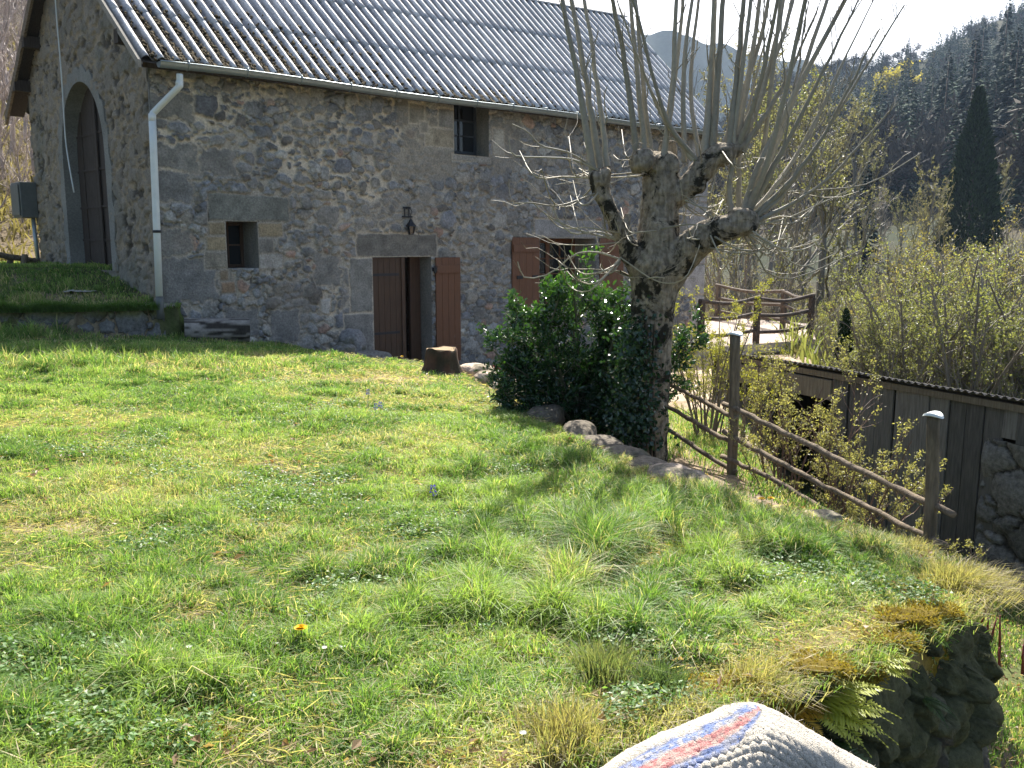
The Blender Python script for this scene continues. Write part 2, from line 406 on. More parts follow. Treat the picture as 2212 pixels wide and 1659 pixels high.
# ------------------------------------------------------------------ stone field
def seeds_for(x0, x1, z0, z1, radii, asp, gap, sd_, tries):
    r_ = np.random.default_rng(sd_); P = np.zeros((0, 2)); R = np.zeros(0)
    for rad, nt_ in zip(radii, tries):
        for k in range(nt_):
            c = A([r_.uniform(x0, x1) / asp, r_.uniform(z0, z1)]); r = rad * r_.uniform(.78, 1.25)
            if len(P) and np.any(np.hypot(P[:, 0] - c[0], P[:, 1] - c[1]) < gap * (R + r)): continue
            P = np.vstack([P, c]); R = np.append(R, r)
    return P, R
def stonefield(T, Z, P, R, asp, sd_):
    """nearest stone id, inside-ness 1 - d and gap to the second"""
    r_ = np.random.default_rng(sd_ + 1); an = r_.uniform(-.5, .5, len(P)); ex = r_.uniform(.85, 1.2, len(P))
    sh = T.shape; t = T.ravel(); z = Z.ravel()
    wx = (fbm(np.stack([t * 5, z * 5, t * 0], -1), 3, sd_) - .5) * .14 + (fbm(np.stack([t * 19, z * 19, t * 0], -1), 2, sd_ + 3) - .5) * .05
    wz = (fbm(np.stack([t * 5, z * 5, t * 0 + 9], -1), 3, sd_) - .5) * .14 + (fbm(np.stack([t * 19, z * 19, t * 0 + 4], -1), 2, sd_ + 5) - .5) * .05
    x = (t + wx) / asp; y = z + wz
    ID = np.zeros(t.size, int); D1 = np.full(t.size, 9.); D2 = np.full(t.size, 9.)
    ti = np.floor(x / .5).astype(int); tj = np.floor(y / .5).astype(int)
    key = (ti - ti.min()) * 1000 + (tj - tj.min()); order = np.argsort(key, kind='stable'); ks = key[order]
    cuts = np.flatnonzero(np.diff(ks)) + 1
    for ii in np.split(order, cuts):
        a, b = x[ii].min(), x[ii].max(); c, d = y[ii].min(), y[ii].max(); mrg = .55
        m = np.flatnonzero((P[:, 0] > a - mrg) & (P[:, 0] < b + mrg) & (P[:, 1] > c - mrg) & (P[:, 1] < d + mrg))
        if len(m) < 2: continue
        dx = x[ii][:, None] - P[m, 0]; dy = y[ii][:, None] - P[m, 1]
        u = dx * np.cos(an[m]) + dy * np.sin(an[m]); v = -dx * np.sin(an[m]) + dy * np.cos(an[m])
        q = (np.abs(u / ex[m]) ** 2.7 + np.abs(v * ex[m]) ** 2.7) ** (1 / 2.7) / R[m]
        o = np.argpartition(q, 1, axis=1)[:, :2]; qq = np.take_along_axis(q, o, 1); sw = qq[:, 0] > qq[:, 1]
        first = np.where(sw, o[:, 1], o[:, 0]); ID[ii] = m[first]; D1[ii] = qq.min(1); D2[ii] = qq.max(1)
    return ID.reshape(sh), D1.reshape(sh), D2.reshape(sh)
def axis(a, b, step, extra):
    g = np.arange(a, b + step * .5, step)
    for e in extra:
        g[np.argmin(np.abs(g - e))] = e
    return np.sort(g)
HL, HB = 12.55, 5.5                                  # front length, gable width
EA = 2.86                                            # ridge sits this far behind the front wall
def tanphi(t): return np.interp(t, [0, HL], [.80, 1.0])
def eavez(t): return 2.37 + .0125 * np.asarray(t, float)
OV = .33
def roofz(t, o):
    """height of the roof plane over house coordinates (o outward from the front wall)"""
    return eavez(t) + tanphi(t) * (OV - o)
LW = (.955, 1.44, -.313, .352); UW = (5.13, 5.92, 1.565, 2.60); DR = (3.41, 4.60, -2.4, -.175); RW = (7.19, 8.77, -1.25, .155)
OPEN = [LW, UW, DR, RW]
st = 0.0145
tg = axis(0, HL, st, [v for o in OPEN for v in o[:2]]); zg = axis(-2.75, 2.62, st, [v for o in OPEN for v in o[2:]])
T, Zw = np.meshgrid(tg, zg, indexing='ij')
P, R = seeds_for(-.2, HL + .2, -2.9, 2.7, [.15, .105, .078, .056, .039, .026], 1.34, .75, 5, [60, 700, 2600, 7000, 9000, 9000])
ID, D1, D2 = stonefield(T, Zw, P, R, 1.34, 101)
r_ = np.random.default_rng(3)
pal = A([[.185, .185, .178], [.16, .165, .168], [.215, .20, .17], [.20, .197, .182], [.145, .15, .16], [.23, .225, .205], [.25, .17, .13], [.29, .275, .24], [.135, .125, .11]])
pk = r_.choice(len(pal), len(P), p=[.2, .16, .14, .16, .13, .08, .03, .04, .06]); scol = pal[pk] * A([1.24, 1.25, 1.24]) * r_.uniform(.72, 1.28, (len(P), 1)); sprot = r_.uniform(-.006, .014, len(P))
wmort = lerp(1.14, .86, sstep(.38, .62, n2(T, Zw, .55, 3, 111) - .12 * sstep(1.5, 6, T) * 0 + .22 * sstep(1.2, 2.4, Zw) * 0))
wmort = wmort - .10 * sstep(.2, 1.2, Zw) * sstep(7, 3, T) + .1 * sstep(-.6, -1.4, Zw)
inside = sstep(.0, .16, wmort - D1) * sstep(.02, .16, D2 - D1)
height = inside * (.020 + 1.6 * sprot[ID] + .020 * np.clip(1.1 - D1, 0, 1)) + .012 * (fbm(np.stack([T * 14, Zw * 14, T * 0], -1), 4, 121) - .5)
col = scol[ID] * (1 + 1.0 * (fbm(np.stack([T * 9, Zw * 9, T * 0 + 2], -1), 4, 131)[..., None] - .5) + .9 * (fbm(np.stack([T * 40, Zw * 40, T * 0 + 2], -1), 2, 133)[..., None] - .5))
mz = sstep(.35, .65, n2(T, Zw, .8, 4, 141) + .25 * sstep(.3, 1.5, Zw) * sstep(7, 4, T) - .1)[..., None]
mort = lerp(A([.38, .35, .29]), A([.60, .53, .41]), mz) * (1 + .5 * (n2(T, Zw, 12, 4, 143)[..., None] - .5))
joint = sstep(.55, .68, n2(T, Zw, 2.2, 4, 147)) * (1 - inside) * sstep(.26, .02, D2 - D1)   # raked-out open joints
height = height - .025 * joint
mort = lerp(mort, A([.11, .10, .085]), joint[..., None])
col = lerp(mort, col, inside[..., None]); col = lerp(col, A([.36, .335, .285]) * (1 + .5 * (n2(T, Zw, 16, 3, 149)[..., None] - .5)), (.04 + .34 * sstep(.48, .66, n2(T, Zw, 1.5, 4, 148)))[..., None])
def block(t0, t1, z0, z1, c, fade=1.0, pr=.012, seed=0, rag=.03):
    """a dressed stone set in the rubble"""
    i0, i1 = np.searchsorted(tg, [t0 - .15, t1 + .15]); j0, j1 = np.searchsorted(zg, [z0 - .15, z1 + .15]); S = (slice(i0, i1), slice(j0, j1))
    if i1 <= i0 or j1 <= j0: return
    T_, Z_ = T[S], Zw[S]; cl, ht, mt = col[S], height[S], mort[S]
    wx = (n2(T_, Z_, 7, 3, 200 + seed) - .5) * rag * 2; wz = (n2(T_, Z_, 7, 3, 300 + seed) - .5) * rag * 2
    d = np.minimum(np.minimum(T_ + wx - t0, t1 - T_ - wx), np.minimum(Z_ + wz - z0, z1 - Z_ - wz))
    k = sstep(-.004, .018, d) * fade
    ring = sstep(-.045, -.004, d) * (1 - k) * fade
    cc = A(c) * (1 + .9 * (fbm(np.stack([T_ * 8, Z_ * 8, T_ * 0 + seed], -1), 4, 151)[..., None] - .5) + .4 * (n2(T_, Z_, 45, 2, 153)[..., None] - .5))
    cl = lerp(cl, mt * .85, ring[..., None]); col[S] = lerp(cl, cc, k[..., None])
    ht = lerp(ht, .004 + 0 * ht, ring); height[S] = lerp(ht, pr + .008 * (n2(T_, Z_, 9, 4, 155 + seed) - .5), k)
def plaster(t0, t1, z0, z1, c, amt, seed):
    """a patch of smooth render, ragged at its edge"""
    i0, i1 = np.searchsorted(tg, [t0 - .5, t1 + .5]); j0, j1 = np.searchsorted(zg, [z0 - .5, z1 + .5]); S = (slice(i0, i1), slice(j0, j1)); T_, Z_ = T[S], Zw[S]
    d = np.minimum(np.minimum(T_ - t0, t1 - T_), np.minimum(Z_ - z0, z1 - Z_)) + (n2(T_, Z_, 2.4, 4, 400 + seed) - .5) * .7
    k = sstep(.0, .10, d) * amt
    cc = A(c) * (1 + .6 * (n2(T_, Z_, 5, 4, 161 + seed)[..., None] - .5))
    col[S] = lerp(col[S], cc, k[..., None]); height[S] = lerp(height[S], .016 + .010 * (n2(T_, Z_, 10, 4, 163) - .5), k)
G1, G2, BG = (.21, .205, .18), (.18, .18, .17), (.29, .24, .155)
plaster(3.9, 5.2, 1.05, 2.3, (.29, .265, .21), .7, 1); plaster(3.1, 4.6, .15, .85, (.26, .24, .2), .55, 2); plaster(5.9, 6.7, 1.2, 2.2, (.24, .22, .18), .6, 3)
plaster(2.7, 3.5, -1.9, -.2, (.235, .225, .20), .6, 4); plaster(1.5, 2.3, -1.2, -.5, (.19, .18, .16), .5, 5)
for t0, t1, z0, z1 in [(-.1, .78, -.78, -.17), (-.1, .46, -.12, .22), (-.1, .5, .60, 1.0), (-.1, .62, 1.02, 1.36), (-.1, .55, 1.68, 2.0),
                       (.86, 1.4, -1.3, -.9), (1.55, 2.05, -1.45, -.95), (.62, 1.15, .98, 1.34), (.86, 1.0, -.5, -.33), (2.35, 2.8, -.62, -.12)]:
    block(t0, t1, z0, z1, [G1, G2, (.2, .195, .175)][int(abs(t0 * 7 + z0 * 13)) % 3], .9, .016, int(abs(t0 * 31 + z0 * 57)), .11)
block(.72, 1.95, .362, .72, (.185, .19, .165), 1, .02, 11)                                                              # lintel of the small window
for b in [(.70, .95, .16, .34, BG), (.66, .95, -.06, .14, BG), (.63, .95, -.31, -.08, (.25, .23, .185)), (1.45, 1.84, .14, .34, BG), (1.45, 1.68, -.11, .12, (.2, .19, .165)), (1.45, 1.82, -.33, -.12, (.33, .315, .28)), (.83, .96, -.5, -.33, (.24, .19, .13)), (.84, 1.05, -.66, -.5, (.28, .2, .13))]:
    block(*b[:4], b[4], 1, .016, int(b[0] * 99 + b[2] * 77), .012)
block(3.12, 4.72, -.165, .20, (.175, .165, .14), 1, .018, 21, .03)                                                       # door lintel
block(2.98, 3.405, -1.05, -.19, (.225, .22, .195), 1, .018, 22, .03); block(2.86, 3.405, -1.95, -1.07, (.215, .21, .19), 1, .016, 23, .03)
block(7.05, 8.95, .165, .50, (.27, .265, .25), 1, .02, 24, .012)                                                         # concrete lintel of the right window
for b in [(4.52, 5.12, 1.66, 1.95, (.33, .29, .21)), (4.80, 5.12, 1.98, 2.28, (.27, .26, .23)), (4.2, 4.5, 2.0, 2.3, (.25, .23, .18)), (4.42, 4.58, 1.86, 2.04, (.36, .33, .27)), (6.02, 6.28, 1.6, 2.06, (.40, .375, .31)), (5.1, 5.95, 1.46, 1.555, (.26, .25, .22))]:
    block(*b[:4], b[4], 1, .016, int(b[0] * 91 + b[2] * 73), .014)
for k in range(7):
    z0 = -2.5 + k * .7; block(HL - (.45 if k % 2 else .75), HL + .1, z0, z0 + .66, (.36, .34, .31), 1, .02, 40 + k, .03)
block(2.44, 2.60, -1.03, -.80, (.5, .48, .43), 1, .03, 66, .05)
keep = np.ones((len(tg) - 1, len(zg) - 1), bool)
tc_ = (tg[1:] + tg[:-1]) / 2; zc_ = (zg[1:] + zg[:-1]) / 2
for t0, t1, z0, z1 in OPEN:
    keep &= ~(((tc_ > t0) & (tc_ < t1))[:, None] & ((zc_ > z0) & (zc_ < z1))[None])
    onb = (np.abs(T - t0) < 1e-6) | (np.abs(T - t1) < 1e-6); inz = (Zw >= z0 - 1e-6) & (Zw <= z1 + 1e-6)
    onb2 = (np.abs(Zw - z0) < 1e-6) | (np.abs(Zw - z1) < 1e-6); int_ = (T >= t0 - 1e-6) & (T <= t1 + 1e-6)
    height = np.where((onb & inz) | (onb2 & int_), .012, height)
keep &= (zc_[None] < roofz(tc_, 0.0)[:, None] - .06)
F = grid(len(tg), len(zg))[keep.ravel()][:, ::-1]
house = thing('stone_house', 'long grey rubble stone farmhouse under a pale corrugated roof', 'house', tuple(W(0, 0, -1.0)))
mb = MB(); mb.add(W(T, height, Zw), F, col.reshape(-1, 3)); part('wall', mb, M['stone'], house)
# reveals and the plain outer shell
for (t0, t1, z0, z1), d in zip(OPEN, (.5, .55, .3, .6)):
    mb = MB()
    c = A([.24, .225, .19])
    for tt in (t0, t1):
        n_ = 10; o = np.linspace(.012, -d, n_); z = np.linspace(z0, z1, 14); O_, ZZ = np.meshgrid(o, z, indexing='ij')
        cc = c * (1 + .5 * (n2(O_ * 3, ZZ, 3, 3, int(tt * 10))[..., None] - .5)); f = grid(n_, 14); mb.add(W(tt, O_, ZZ), f if tt == t1 else f[:, ::-1], cc.reshape(-1, 3))
    for zz in (z0, z1):
        q = W(A([t0, t1, t1, t0]), A([.012, .012, -d, -d]), zz); mb.add(q, A([[0, 1, 2, 3]]), c * .9)
    part('reveal', mb, M['stone'], house, smooth=False)
mb = MB()
mb.add(W(A([HL, HL, HL, HL, HL]), A([0, -HB, -HB, -EA, 0]), A([-4, -4, 2.3, 5.2, 2.3])), A([[0, 1, 2, 3, 4]]), A([.34, .32, .29]))
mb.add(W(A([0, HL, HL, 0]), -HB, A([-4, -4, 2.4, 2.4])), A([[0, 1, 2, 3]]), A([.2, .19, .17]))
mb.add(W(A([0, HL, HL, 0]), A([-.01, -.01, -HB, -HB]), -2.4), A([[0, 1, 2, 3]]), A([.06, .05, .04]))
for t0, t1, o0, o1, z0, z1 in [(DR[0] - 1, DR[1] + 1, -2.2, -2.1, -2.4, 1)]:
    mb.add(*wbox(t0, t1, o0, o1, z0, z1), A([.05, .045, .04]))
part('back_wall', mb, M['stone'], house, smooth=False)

# gable wall
ag = np.arange(0, HB + .01, .02); zg2 = np.arange(-1.3, 5.3, .02)
Aa, Zz = np.meshgrid(ag, zg2, indexing='ij')
P2, R2 = seeds_for(-.2, HB + .2, -1.5, 5.4, [.17, .12, .085, .055, .035], 1.2, .82, 15, [60, 300, 1200, 3000, 5000])
ID, D1, D2 = stonefield(Aa, Zz, P2, R2, 1.2, 501)
r_ = np.random.default_rng(8)
ins = sstep(0, .18, 1.0 - D1) * sstep(.02, .14, D2 - D1)
pit = sstep(.60, .68, n2(Aa, Zz, 7, 4, 511)); lic = sstep(.5, .66, n2(Aa, Zz, 1.6, 4, 513))[..., None]
hg = ins * (.018 + r_.uniform(-.01, .02, len(P2))[ID]) - .03 * pit + .03 * (n2(Aa, Zz, 9, 4, 515) - .5)
gc = lerp(A([.30, .25, .175]), A([.215, .195, .16]) * r_.uniform(.8, 1.2, (len(P2), 1))[ID], ins[..., None] * .8)
gc = lerp(gc, A([.16, .165, .14]), .55 * lic); gc = lerp(gc, A([.07, .062, .05]), .85 * pit[..., None]) * (1 + .5 * (n2(Aa, Zz, 16, 3, 517)[..., None] - .5))
AC, AW, ASP, ATOP, ABOT = 2.76, 1.0, 1.35, 2.5, -.36
def arch_half(z): return np.where(z < ASP, AW, AW * np.sqrt(np.clip(1 - (np.clip(z - ASP, 0, None) / (ATOP - ASP)) ** 2.1, 0, 1)))
ac = (ag[1:] + ag[:-1]) / 2; zc2 = (zg2[1:] + zg2[:-1]) / 2
kp = ~((np.abs(ac[:, None] - AC) < arch_half(zc2)[None]) & (zc2[None] > ABOT) & (zc2[None] < ATOP))
kp &= zc2[None] < np.minimum(roofz(0, -ac), roofz(0, -(2 * EA - ac)))[:, None] - .07
mb = MB(); mb.add(W(-hg, -Aa, Zz), grid(len(ag), len(zg2))[kp.ravel()][:, ::-1], gc.reshape(-1, 3)); part('gable_wall', mb, M['gable'], house)
# corner pier so that both walls meet
mb = MB(); zc_l = np.linspace(-1.6, 2.42, 40)
mb.add(W(np.tile([-.012, .02], 40), .012, np.repeat(zc_l, 2)), A([[2 * i, 2 * i + 1, 2 * i + 3, 2 * i + 2] for i in range(39)]), A([.19, .185, .165]))
mb.add(W(-.012, np.tile([.012, -.03], 40), np.repeat(zc_l, 2)), A([[2 * i, 2 * i + 2, 2 * i + 3, 2 * i + 1] for i in range(39)]), A([.19, .185, .165]))
part('corner_stone', mb, M['stone'], house, smooth=False)
# arch ring and its deep jamb
th = np.linspace(0, pi, 33)
prof = [(AC - AW, z) for z in np.linspace(ABOT, ASP, 9)[:-1]] + [(AC - AW * cos(t), ASP + (ATOP - ASP) * sin(t) ** .95) for t in th] + [(AC + AW, z) for z in np.linspace(ASP, ABOT, 9)[1:]]
prof = A(prof); nrm_ = A([AC, .9]) - prof; nrm_[:, 1] *= (prof[:, 1] > ASP); nrm_ = unit(nrm_)
outer = prof - nrm_ * (.20 + .05 * np.sin(np.arange(len(prof)) * 2.1)[:, None]); inner = prof + nrm_ * .015
np_ = len(prof)
def strip(mb_, a3, b3, c): mb_.add(np.concatenate([a3, b3]), A([[i, i + 1, np_ + i + 1, np_ + i] for i in range(np_ - 1)]), c)
mb = MB(); c = A([.225, .225, .20]); cj = np.concatenate([c * (.85 + .3 * r_.random((np_, 1)))] * 2)
strip(mb, W(-.03, -inner[:, 0], inner[:, 1]), W(-.03, -outer[:, 0], outer[:, 1]), cj)
strip(mb, W(-.03, -outer[:, 0], outer[:, 1]), W(.03, -outer[:, 0] - 0, outer[:, 1]), c)
strip(mb, W(.62, -inner[:, 0], inner[:, 1]), W(-.03, -inner[:, 0], inner[:, 1]), cj * .9)
part('arch_surround', mb, M['gable'], house)
# barn door planks behind the arch
mb = MB(); edges = np.linspace(AC - AW, AC + AW, 8)
for k in range(7):
    a0, a1 = edges[k] + .006, edges[k + 1] - .006; zt = ASP + (ATOP - ASP) * sqrt(max(0, 1 - (min(abs(a0 - AC), abs(a1 - AC)) / AW) ** 2)); 
    q = W(A([.20 + .012 * (k % 2)] * 4 + [.25] * 4), -A([a0, a1, a1, a0] * 2), A([ABOT, ABOT, zt, zt] * 2)); mb.add(q, A([[0, 3, 2, 1], [4, 5, 6, 7], [0, 1, 5, 4], [1, 2, 6, 5], [2, 3, 7, 6], [3, 0, 4, 7]]))
for z in (.1, .62, 1.2, 1.75):
    mb.add(W(A([.185] * 4 + [.20] * 4), -A([AC - AW, AC + AW, AC + AW, AC - AW] * 2), A([z - .015, z - .015, z + .02, z + .02] * 2)), BOXF)
mb.add(W(A([.17] * 4 + [.20] * 4), -A([AC - .06, AC + .05, AC + .05, AC - .06] * 2), A([ABOT, ABOT, 2.45, 2.45] * 2)), BOXF)
part('barn_door', mb, M['darkwood'], house, smooth=False, bevel=.004)

# ------------------------------------------------------------------ roof
NC = 65; PITCHC = (HL + .42) / NC; T0 = -.24
def roofsheet(mb_, s0, s1, lift0, lift1, back=False, thick=.004):
    per = 10; nt_ = NC * per + 1; ns = 9
    t = T0 + np.linspace(0, NC * PITCHC, nt_); s = np.linspace(s0, s1, ns)
    Tt, Ss = np.meshgrid(t, s, indexing='ij'); Hh = EA + OV
    o = OV - Hh * Ss
    z = eavez(Tt) + tanphi(Tt) * Hh * Ss
    if back: o = -2 * EA - o
    wav = .037 * np.cos((Tt - T0) / PITCHC * 2 * pi + pi) + lerp(lift0, lift1, (Ss - s0) / (s1 - s0)) + .012 * (n2(Tt, Ss * 2, .9, 2, 601) - .5) + .018 * (n2(Tt, Tt * 0, .25, 1, 603) - .5)
    cph = 1 / np.sqrt(1 + tanphi(Tt) ** 2); sph = tanphi(Tt) * cph
    sg = -1 if back else 1
    oo = o + sg * wav * sph; zz = z + wav * cph
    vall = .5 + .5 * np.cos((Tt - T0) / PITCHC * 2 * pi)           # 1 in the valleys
    lich = n2(Tt * 8, Ss * 25, 1, 4, 611); big = n2(Tt, Ss * 3, .8, 3, 613)
    c = lerp(A([.43, .435, .435]), A([.66, .65, .62]), sstep(.40, .58, lich)[..., None])
    c = lerp(c, A([.13, .135, .15]), (.92 * sstep(.30, .72, vall + .5 * (n2(Tt * 30, Ss * 110, 1, 3, 619) - .5) + .5 * (lich - .5)) * (.75 + .25 * sstep(.3, .6, big)))[..., None])  # groove shade put into the sheet colour for stripe contrast, edges broken by lichen
    mo = sstep(.52, .60, n2(Tt * 9, Ss * 30, 1, 3, 617) * .5 + .33 * vall + .28 * (sstep(3.6, .4, Tt) * sstep(.5, .1, Ss) + .9 * sstep(.9, .2, np.abs(Tt - 5.6)) * sstep(.14, .02, Ss)) - .02)
    c = lerp(c, A([.085, .07, .045]), (mo * vall ** .6)[..., None])
    nv = ns; V1 = W(Tt, oo, zz); V2 = W(Tt, oo - sg * thick * sph, zz - thick * cph)
    n0 = nt_ * ns; f = grid(nt_, ns)
    i = np.arange(nt_ - 1) * ns; low = np.stack([i, n0 + i, n0 + i + ns, i + ns], -1)
    j = np.arange(ns - 1); sid = np.stack([j, j + 1, n0 + j + 1, n0 + j], -1); e = (nt_ - 1) * ns
    if back: f = f[:, ::-1]
    mb_.add(np.concatenate([V1.reshape(-1, 3), V2.reshape(-1, 3)]), [f, n0 + f[:, ::-1], low, sid, e + sid[:, ::-1]], np.concatenate([c.reshape(-1, 3), c.reshape(-1, 3) * .6]))
mb = MB()
for s0, s1 in ((0, .315), (.295, .625), (.605, .94), (.92, 1.0)): roofsheet(mb, s0, s1, .003, .0)
for s0, s1 in ((0, .5), (.48, 1.0)): roofsheet(mb, s0, s1, .02, .0, back=True)
roof = part('roof', mb, M['sheet'], house)
mb = MB(); tt = np.linspace(T0 - .03, T0 + NC * PITCHC + .05, 30)
rz_ = eavez(tt) + tanphi(tt) * (EA + OV)
for sg in (1, -1):
    a = W(tt, -EA, rz_ + .075); b = W(tt, -EA + sg * .24, rz_ - .24 * tanphi(tt) + .07)
    n = len(tt); mb.add(np.concatenate([a, b, a - A([0, 0, .03]), b - A([0, 0, .03])]), [A([[i, i + 1, n + i + 1, n + i] for i in range(n - 1)]), A([[n + i, n + i + 1, 3 * n + i + 1, 3 * n + i] for i in range(n - 1)])], A([.42, .42, .41]))
part('ridge_cap', mb, M['sheet'], roof, smooth=False)
# moss lumps lying in the valleys
N = 2600; tq = np.concatenate([rng.beta(1, 2.2, 1500) * 4.2, rng.normal(5.7, .55, 700), rng.uniform(0, HL, 400)]); sq = np.concatenate([rng.beta(1, 3, 1500) * .55, rng.beta(1, 4, 700) * .13, rng.beta(1, 6, 400) * .4])
tq = np.clip((np.round((tq - T0) / PITCHC) * PITCHC + T0) + rng.normal(0, .028, N), T0 + .02, HL)
oq = OV - (EA + OV) * sq; zq = eavez(tq) + tanphi(tq) * (EA + OV) * sq - .012
mb = MB(); octv = A([[1, 0, 0], [0, 1, 0], [-1, 0, 0], [0, -1, 0], [0, 0, 1], [0, 0, -1]]); octf = A([[0, 1, 4], [1, 2, 4], [2, 3, 4], [3, 0, 4], [1, 0, 5], [2, 1, 5], [3, 2, 5], [0, 3, 5]])
sz = rng.uniform(.012, .038, (N, 1, 1)) * rng.uniform(.6, 1.3, (N, 6, 1))
mb.add((W(tq, oq, zq)[:, None] + octv * sz).reshape(-1, 3), (np.arange(N)[:, None, None] * 6 + octf).reshape(-1, 3), np.repeat(A([.085, .068, .04]) * rng.uniform(.5, 1.7, (N, 1)), 6, 0))
part('moss', mb, M['moss'], roof)
# barge boards at the gable, both slopes, and a soffit strip
for nm, sg in (('barge_board', 1), ('barge_board', -1)):
    WB = .19 if sg < 0 else .11; mb = MB(); n = 14; s = np.linspace(-.01, 1.0, n); o = OV - (EA + OV) * s; o2 = o if sg > 0 else -2 * EA - o; z = eavez(0) + tanphi(0) * (EA + OV) * s
    q = np.concatenate([W(T0 - .02, o2, z - .015), W(T0 - .02, o2, z - WB), W(T0 + .02, o2, z - WB), W(T0 + .02, o2, z - .015)])
    f = []
    for a, b in ((0, 1), (1, 2), (2, 3), (3, 0)): f.append(A([[a * n + i, a * n + i + 1, b * n + i + 1, b * n + i] for i in range(n - 1)]))
    mb.add(q, f, None); mb.add(q[[0, n, 2 * n, 3 * n]], A([[0, 1, 2, 3]]))
    part(nm, mb, M['rail'] if sg < 0 else M['reveal'], house, smooth=False, label='weathered board along the far gable slope' if sg < 0 else 'grey board along the near gable slope')
for sg in (1, -1):
    mb = MB(); n = 10; s = np.linspace(0, 1, n); o = OV - (EA + OV) * s; o2 = o if sg > 0 else -2 * EA - o; z = eavez(0) + tanphi(0) * (EA + OV) * s - .06
    mb.add(np.concatenate([W(T0 + .02, o2, z), W(.05, o2, z)]), A([[i, i + 1, n + i + 1, n + i] for i in range(n - 1)])); part('soffit', mb, M['darkwood'], house, smooth=False)
for a in (.35, 3.3, 4.6, 5.35): 
    z = min(roofz(0, -a), roofz(0, -(2 * EA - a))) - .2; mb = MB(); mb.add(*wbox(-.26, .05, -a - .07, -a + .07, z - .08, z + .1)); part('rafter', mb, M['darkwood'], house, smooth=False)
# fascia under the eave
mb = MB(); t_ = np.linspace(T0 + .1, HL + .1, 40)
mb.add(np.concatenate([W(t_, .20, eavez(t_) + .02), W(t_, .20, eavez(t_) - .10), W(t_, -.02, eavez(t_) - .02)]), [A([[i, i + 1, 40 + i + 1, 40 + i] for i in range(39)]), A([[40 + i, 41 + i, 81 + i, 80 + i] for i in range(39)])])
part('fascia', mb, M['darkwood'], house, smooth=False)
# gutter
t_ = np.linspace(-.02, HL - .1, 60); gz = 2.325 + .0118 * t_ + .02 * np.sin(t_ * 1.1) * np.exp(-t_ * .1); ga = np.linspace(pi, 2 * pi, 11); r0 = .072
def trough(r): return np.stack([W(t_, .41 + r * cos(a), gz + r * sin(a)) for a in ga], 1)
V1, V2 = trough(r0), trough(r0 - .006); n = 60; f = grid(n, 11)
mb = MB(); mb.add(np.concatenate([V1.reshape(-1, 3), V2.reshape(-1, 3)]), [f, 660 + f[:, ::-1], A([[i * 11, i * 11 + 11, 660 + i * 11 + 11, 660 + i * 11] for i in range(59)]), A([[i * 11 + 10, 660 + i * 11 + 10, 660 + i * 11 + 21, i * 11 + 21] for i in range(59)])])
mb.add(W(-.02, .41 + r0 * np.cos(ga), gz[0] + r0 * np.sin(ga)), np.arange(11)[None]); mb.add(W(HL - .1, .41 + r0 * np.cos(ga), gz[-1] + r0 * np.sin(ga)), np.arange(11)[None])
rl = W(t_, .41 + r0, gz); mb.add(*tubes(rl, np.full(60, .011), 6))
gut = part('gutter', mb, M['zinc'], house)
for k, t in enumerate(np.arange(.35, HL - .2, .82)):
    z = np.interp(t, t_, gz); mb = MB(); aa = np.linspace(pi, 2 * pi + .5, 12)
    mb.add(*tubes(np.concatenate([W(t, .41 + (r0 + .004) * np.cos(aa), z + (r0 + .004) * np.sin(aa)), W(t, A([.3]), A([z + .05]))]), np.full(13, .008), 4)); part('bracket', mb, M['zinc'], gut)
# downpipe
def wp(x, y, o): t, z = onwall(x, y, o); return W(t, o, z)
pts = [wp(388, 160, .40), wp(388, 181, .40), wp(384, 190, .39), wp(337, 238, .1), wp(329, 249, .075), wp(329, 262, .075)]
low = [wp(329, 258, .075), wp(332, 330, .075), wp(338, 480, .075), wp(344, 640, .075)]
mb = MB(); mb.add(*tubes(smoothline(pts, 26), np.full(26, .043), 12)); mb.add(*tubes(A([pts[4] + A([0, 0, .015]), pts[5]]), A([.048, .048]), 12))
mb.add(*tubes(A([wp(388, 176, .40), wp(387, 184, .397)]), A([.048, .048]), 12))
pipe = part('downpipe', mb, M['pvc'], house); mb = MB(); mb.add(*tubes(A(low), np.full(4, .0475), 14)); part('straight_length', mb, M['pvc'], pipe)
mb = MB(); q = wp(339, 500, .075); mb.add(*tubes(A([q - A([0, 0, .018]), q + A([0, 0, .018])]), A([.056, .056]), 12)); mb.add(*box(q - ND * .04, (.03, .1, .03))); part('clamp', mb, M['iron'], pipe)
mb = MB(); q = wp(344.5, 641, .075); mb.add(*tubes(A([q, q - A([0, 0, .3])]), A([.05, .05]), 12)); part('shoe', mb, M['box'], pipe)

# ------------------------------------------------------------------ doors, shutters, windows
def leaf(name, t0, t1, z0, z1, o, mat, nb, straps, side, hingeo=.02, th_=.035):
    mb = MB(); e = np.linspace(t0, t1, nb + 1)
    for k in range(nb): mb.add(*wbox(e[k] + .002, e[k + 1] - .002, o, o + th_, z0, z1))
    d = part(name, mb, mat, house, smooth=False, bevel=.004)
    for z in straps:
        mb = MB(); a, b = (t0 - .05, t1 - .05) if side < 0 else (t0 + .02, t1 + .05)
        mb.add(*wbox(a, b, o + th_, o + th_ + .008, z - .02, z + .022)); 
        x = t0 - .03 if side < 0 else t1 + .03; mb.add(*tubes(A([W(x, o + th_, z - .05), W(x, o + th_, z + .05)]), A([.016, .016]), 8))
        part('hinge', mb, M['iron'], d, smooth=False)
    return d
dl = leaf('door', 3.425, 3.995, -2.2, -.185, -.06, M['doorwood'], 5, (-.46, -1.42), -1)
mb = MB(); mb.add(*wbox(3.99, 4.06, -.1, .0, -2.2, -.185)); part('edge_board', mb, M['doorwood'], dl, smooth=False, bevel=.004)
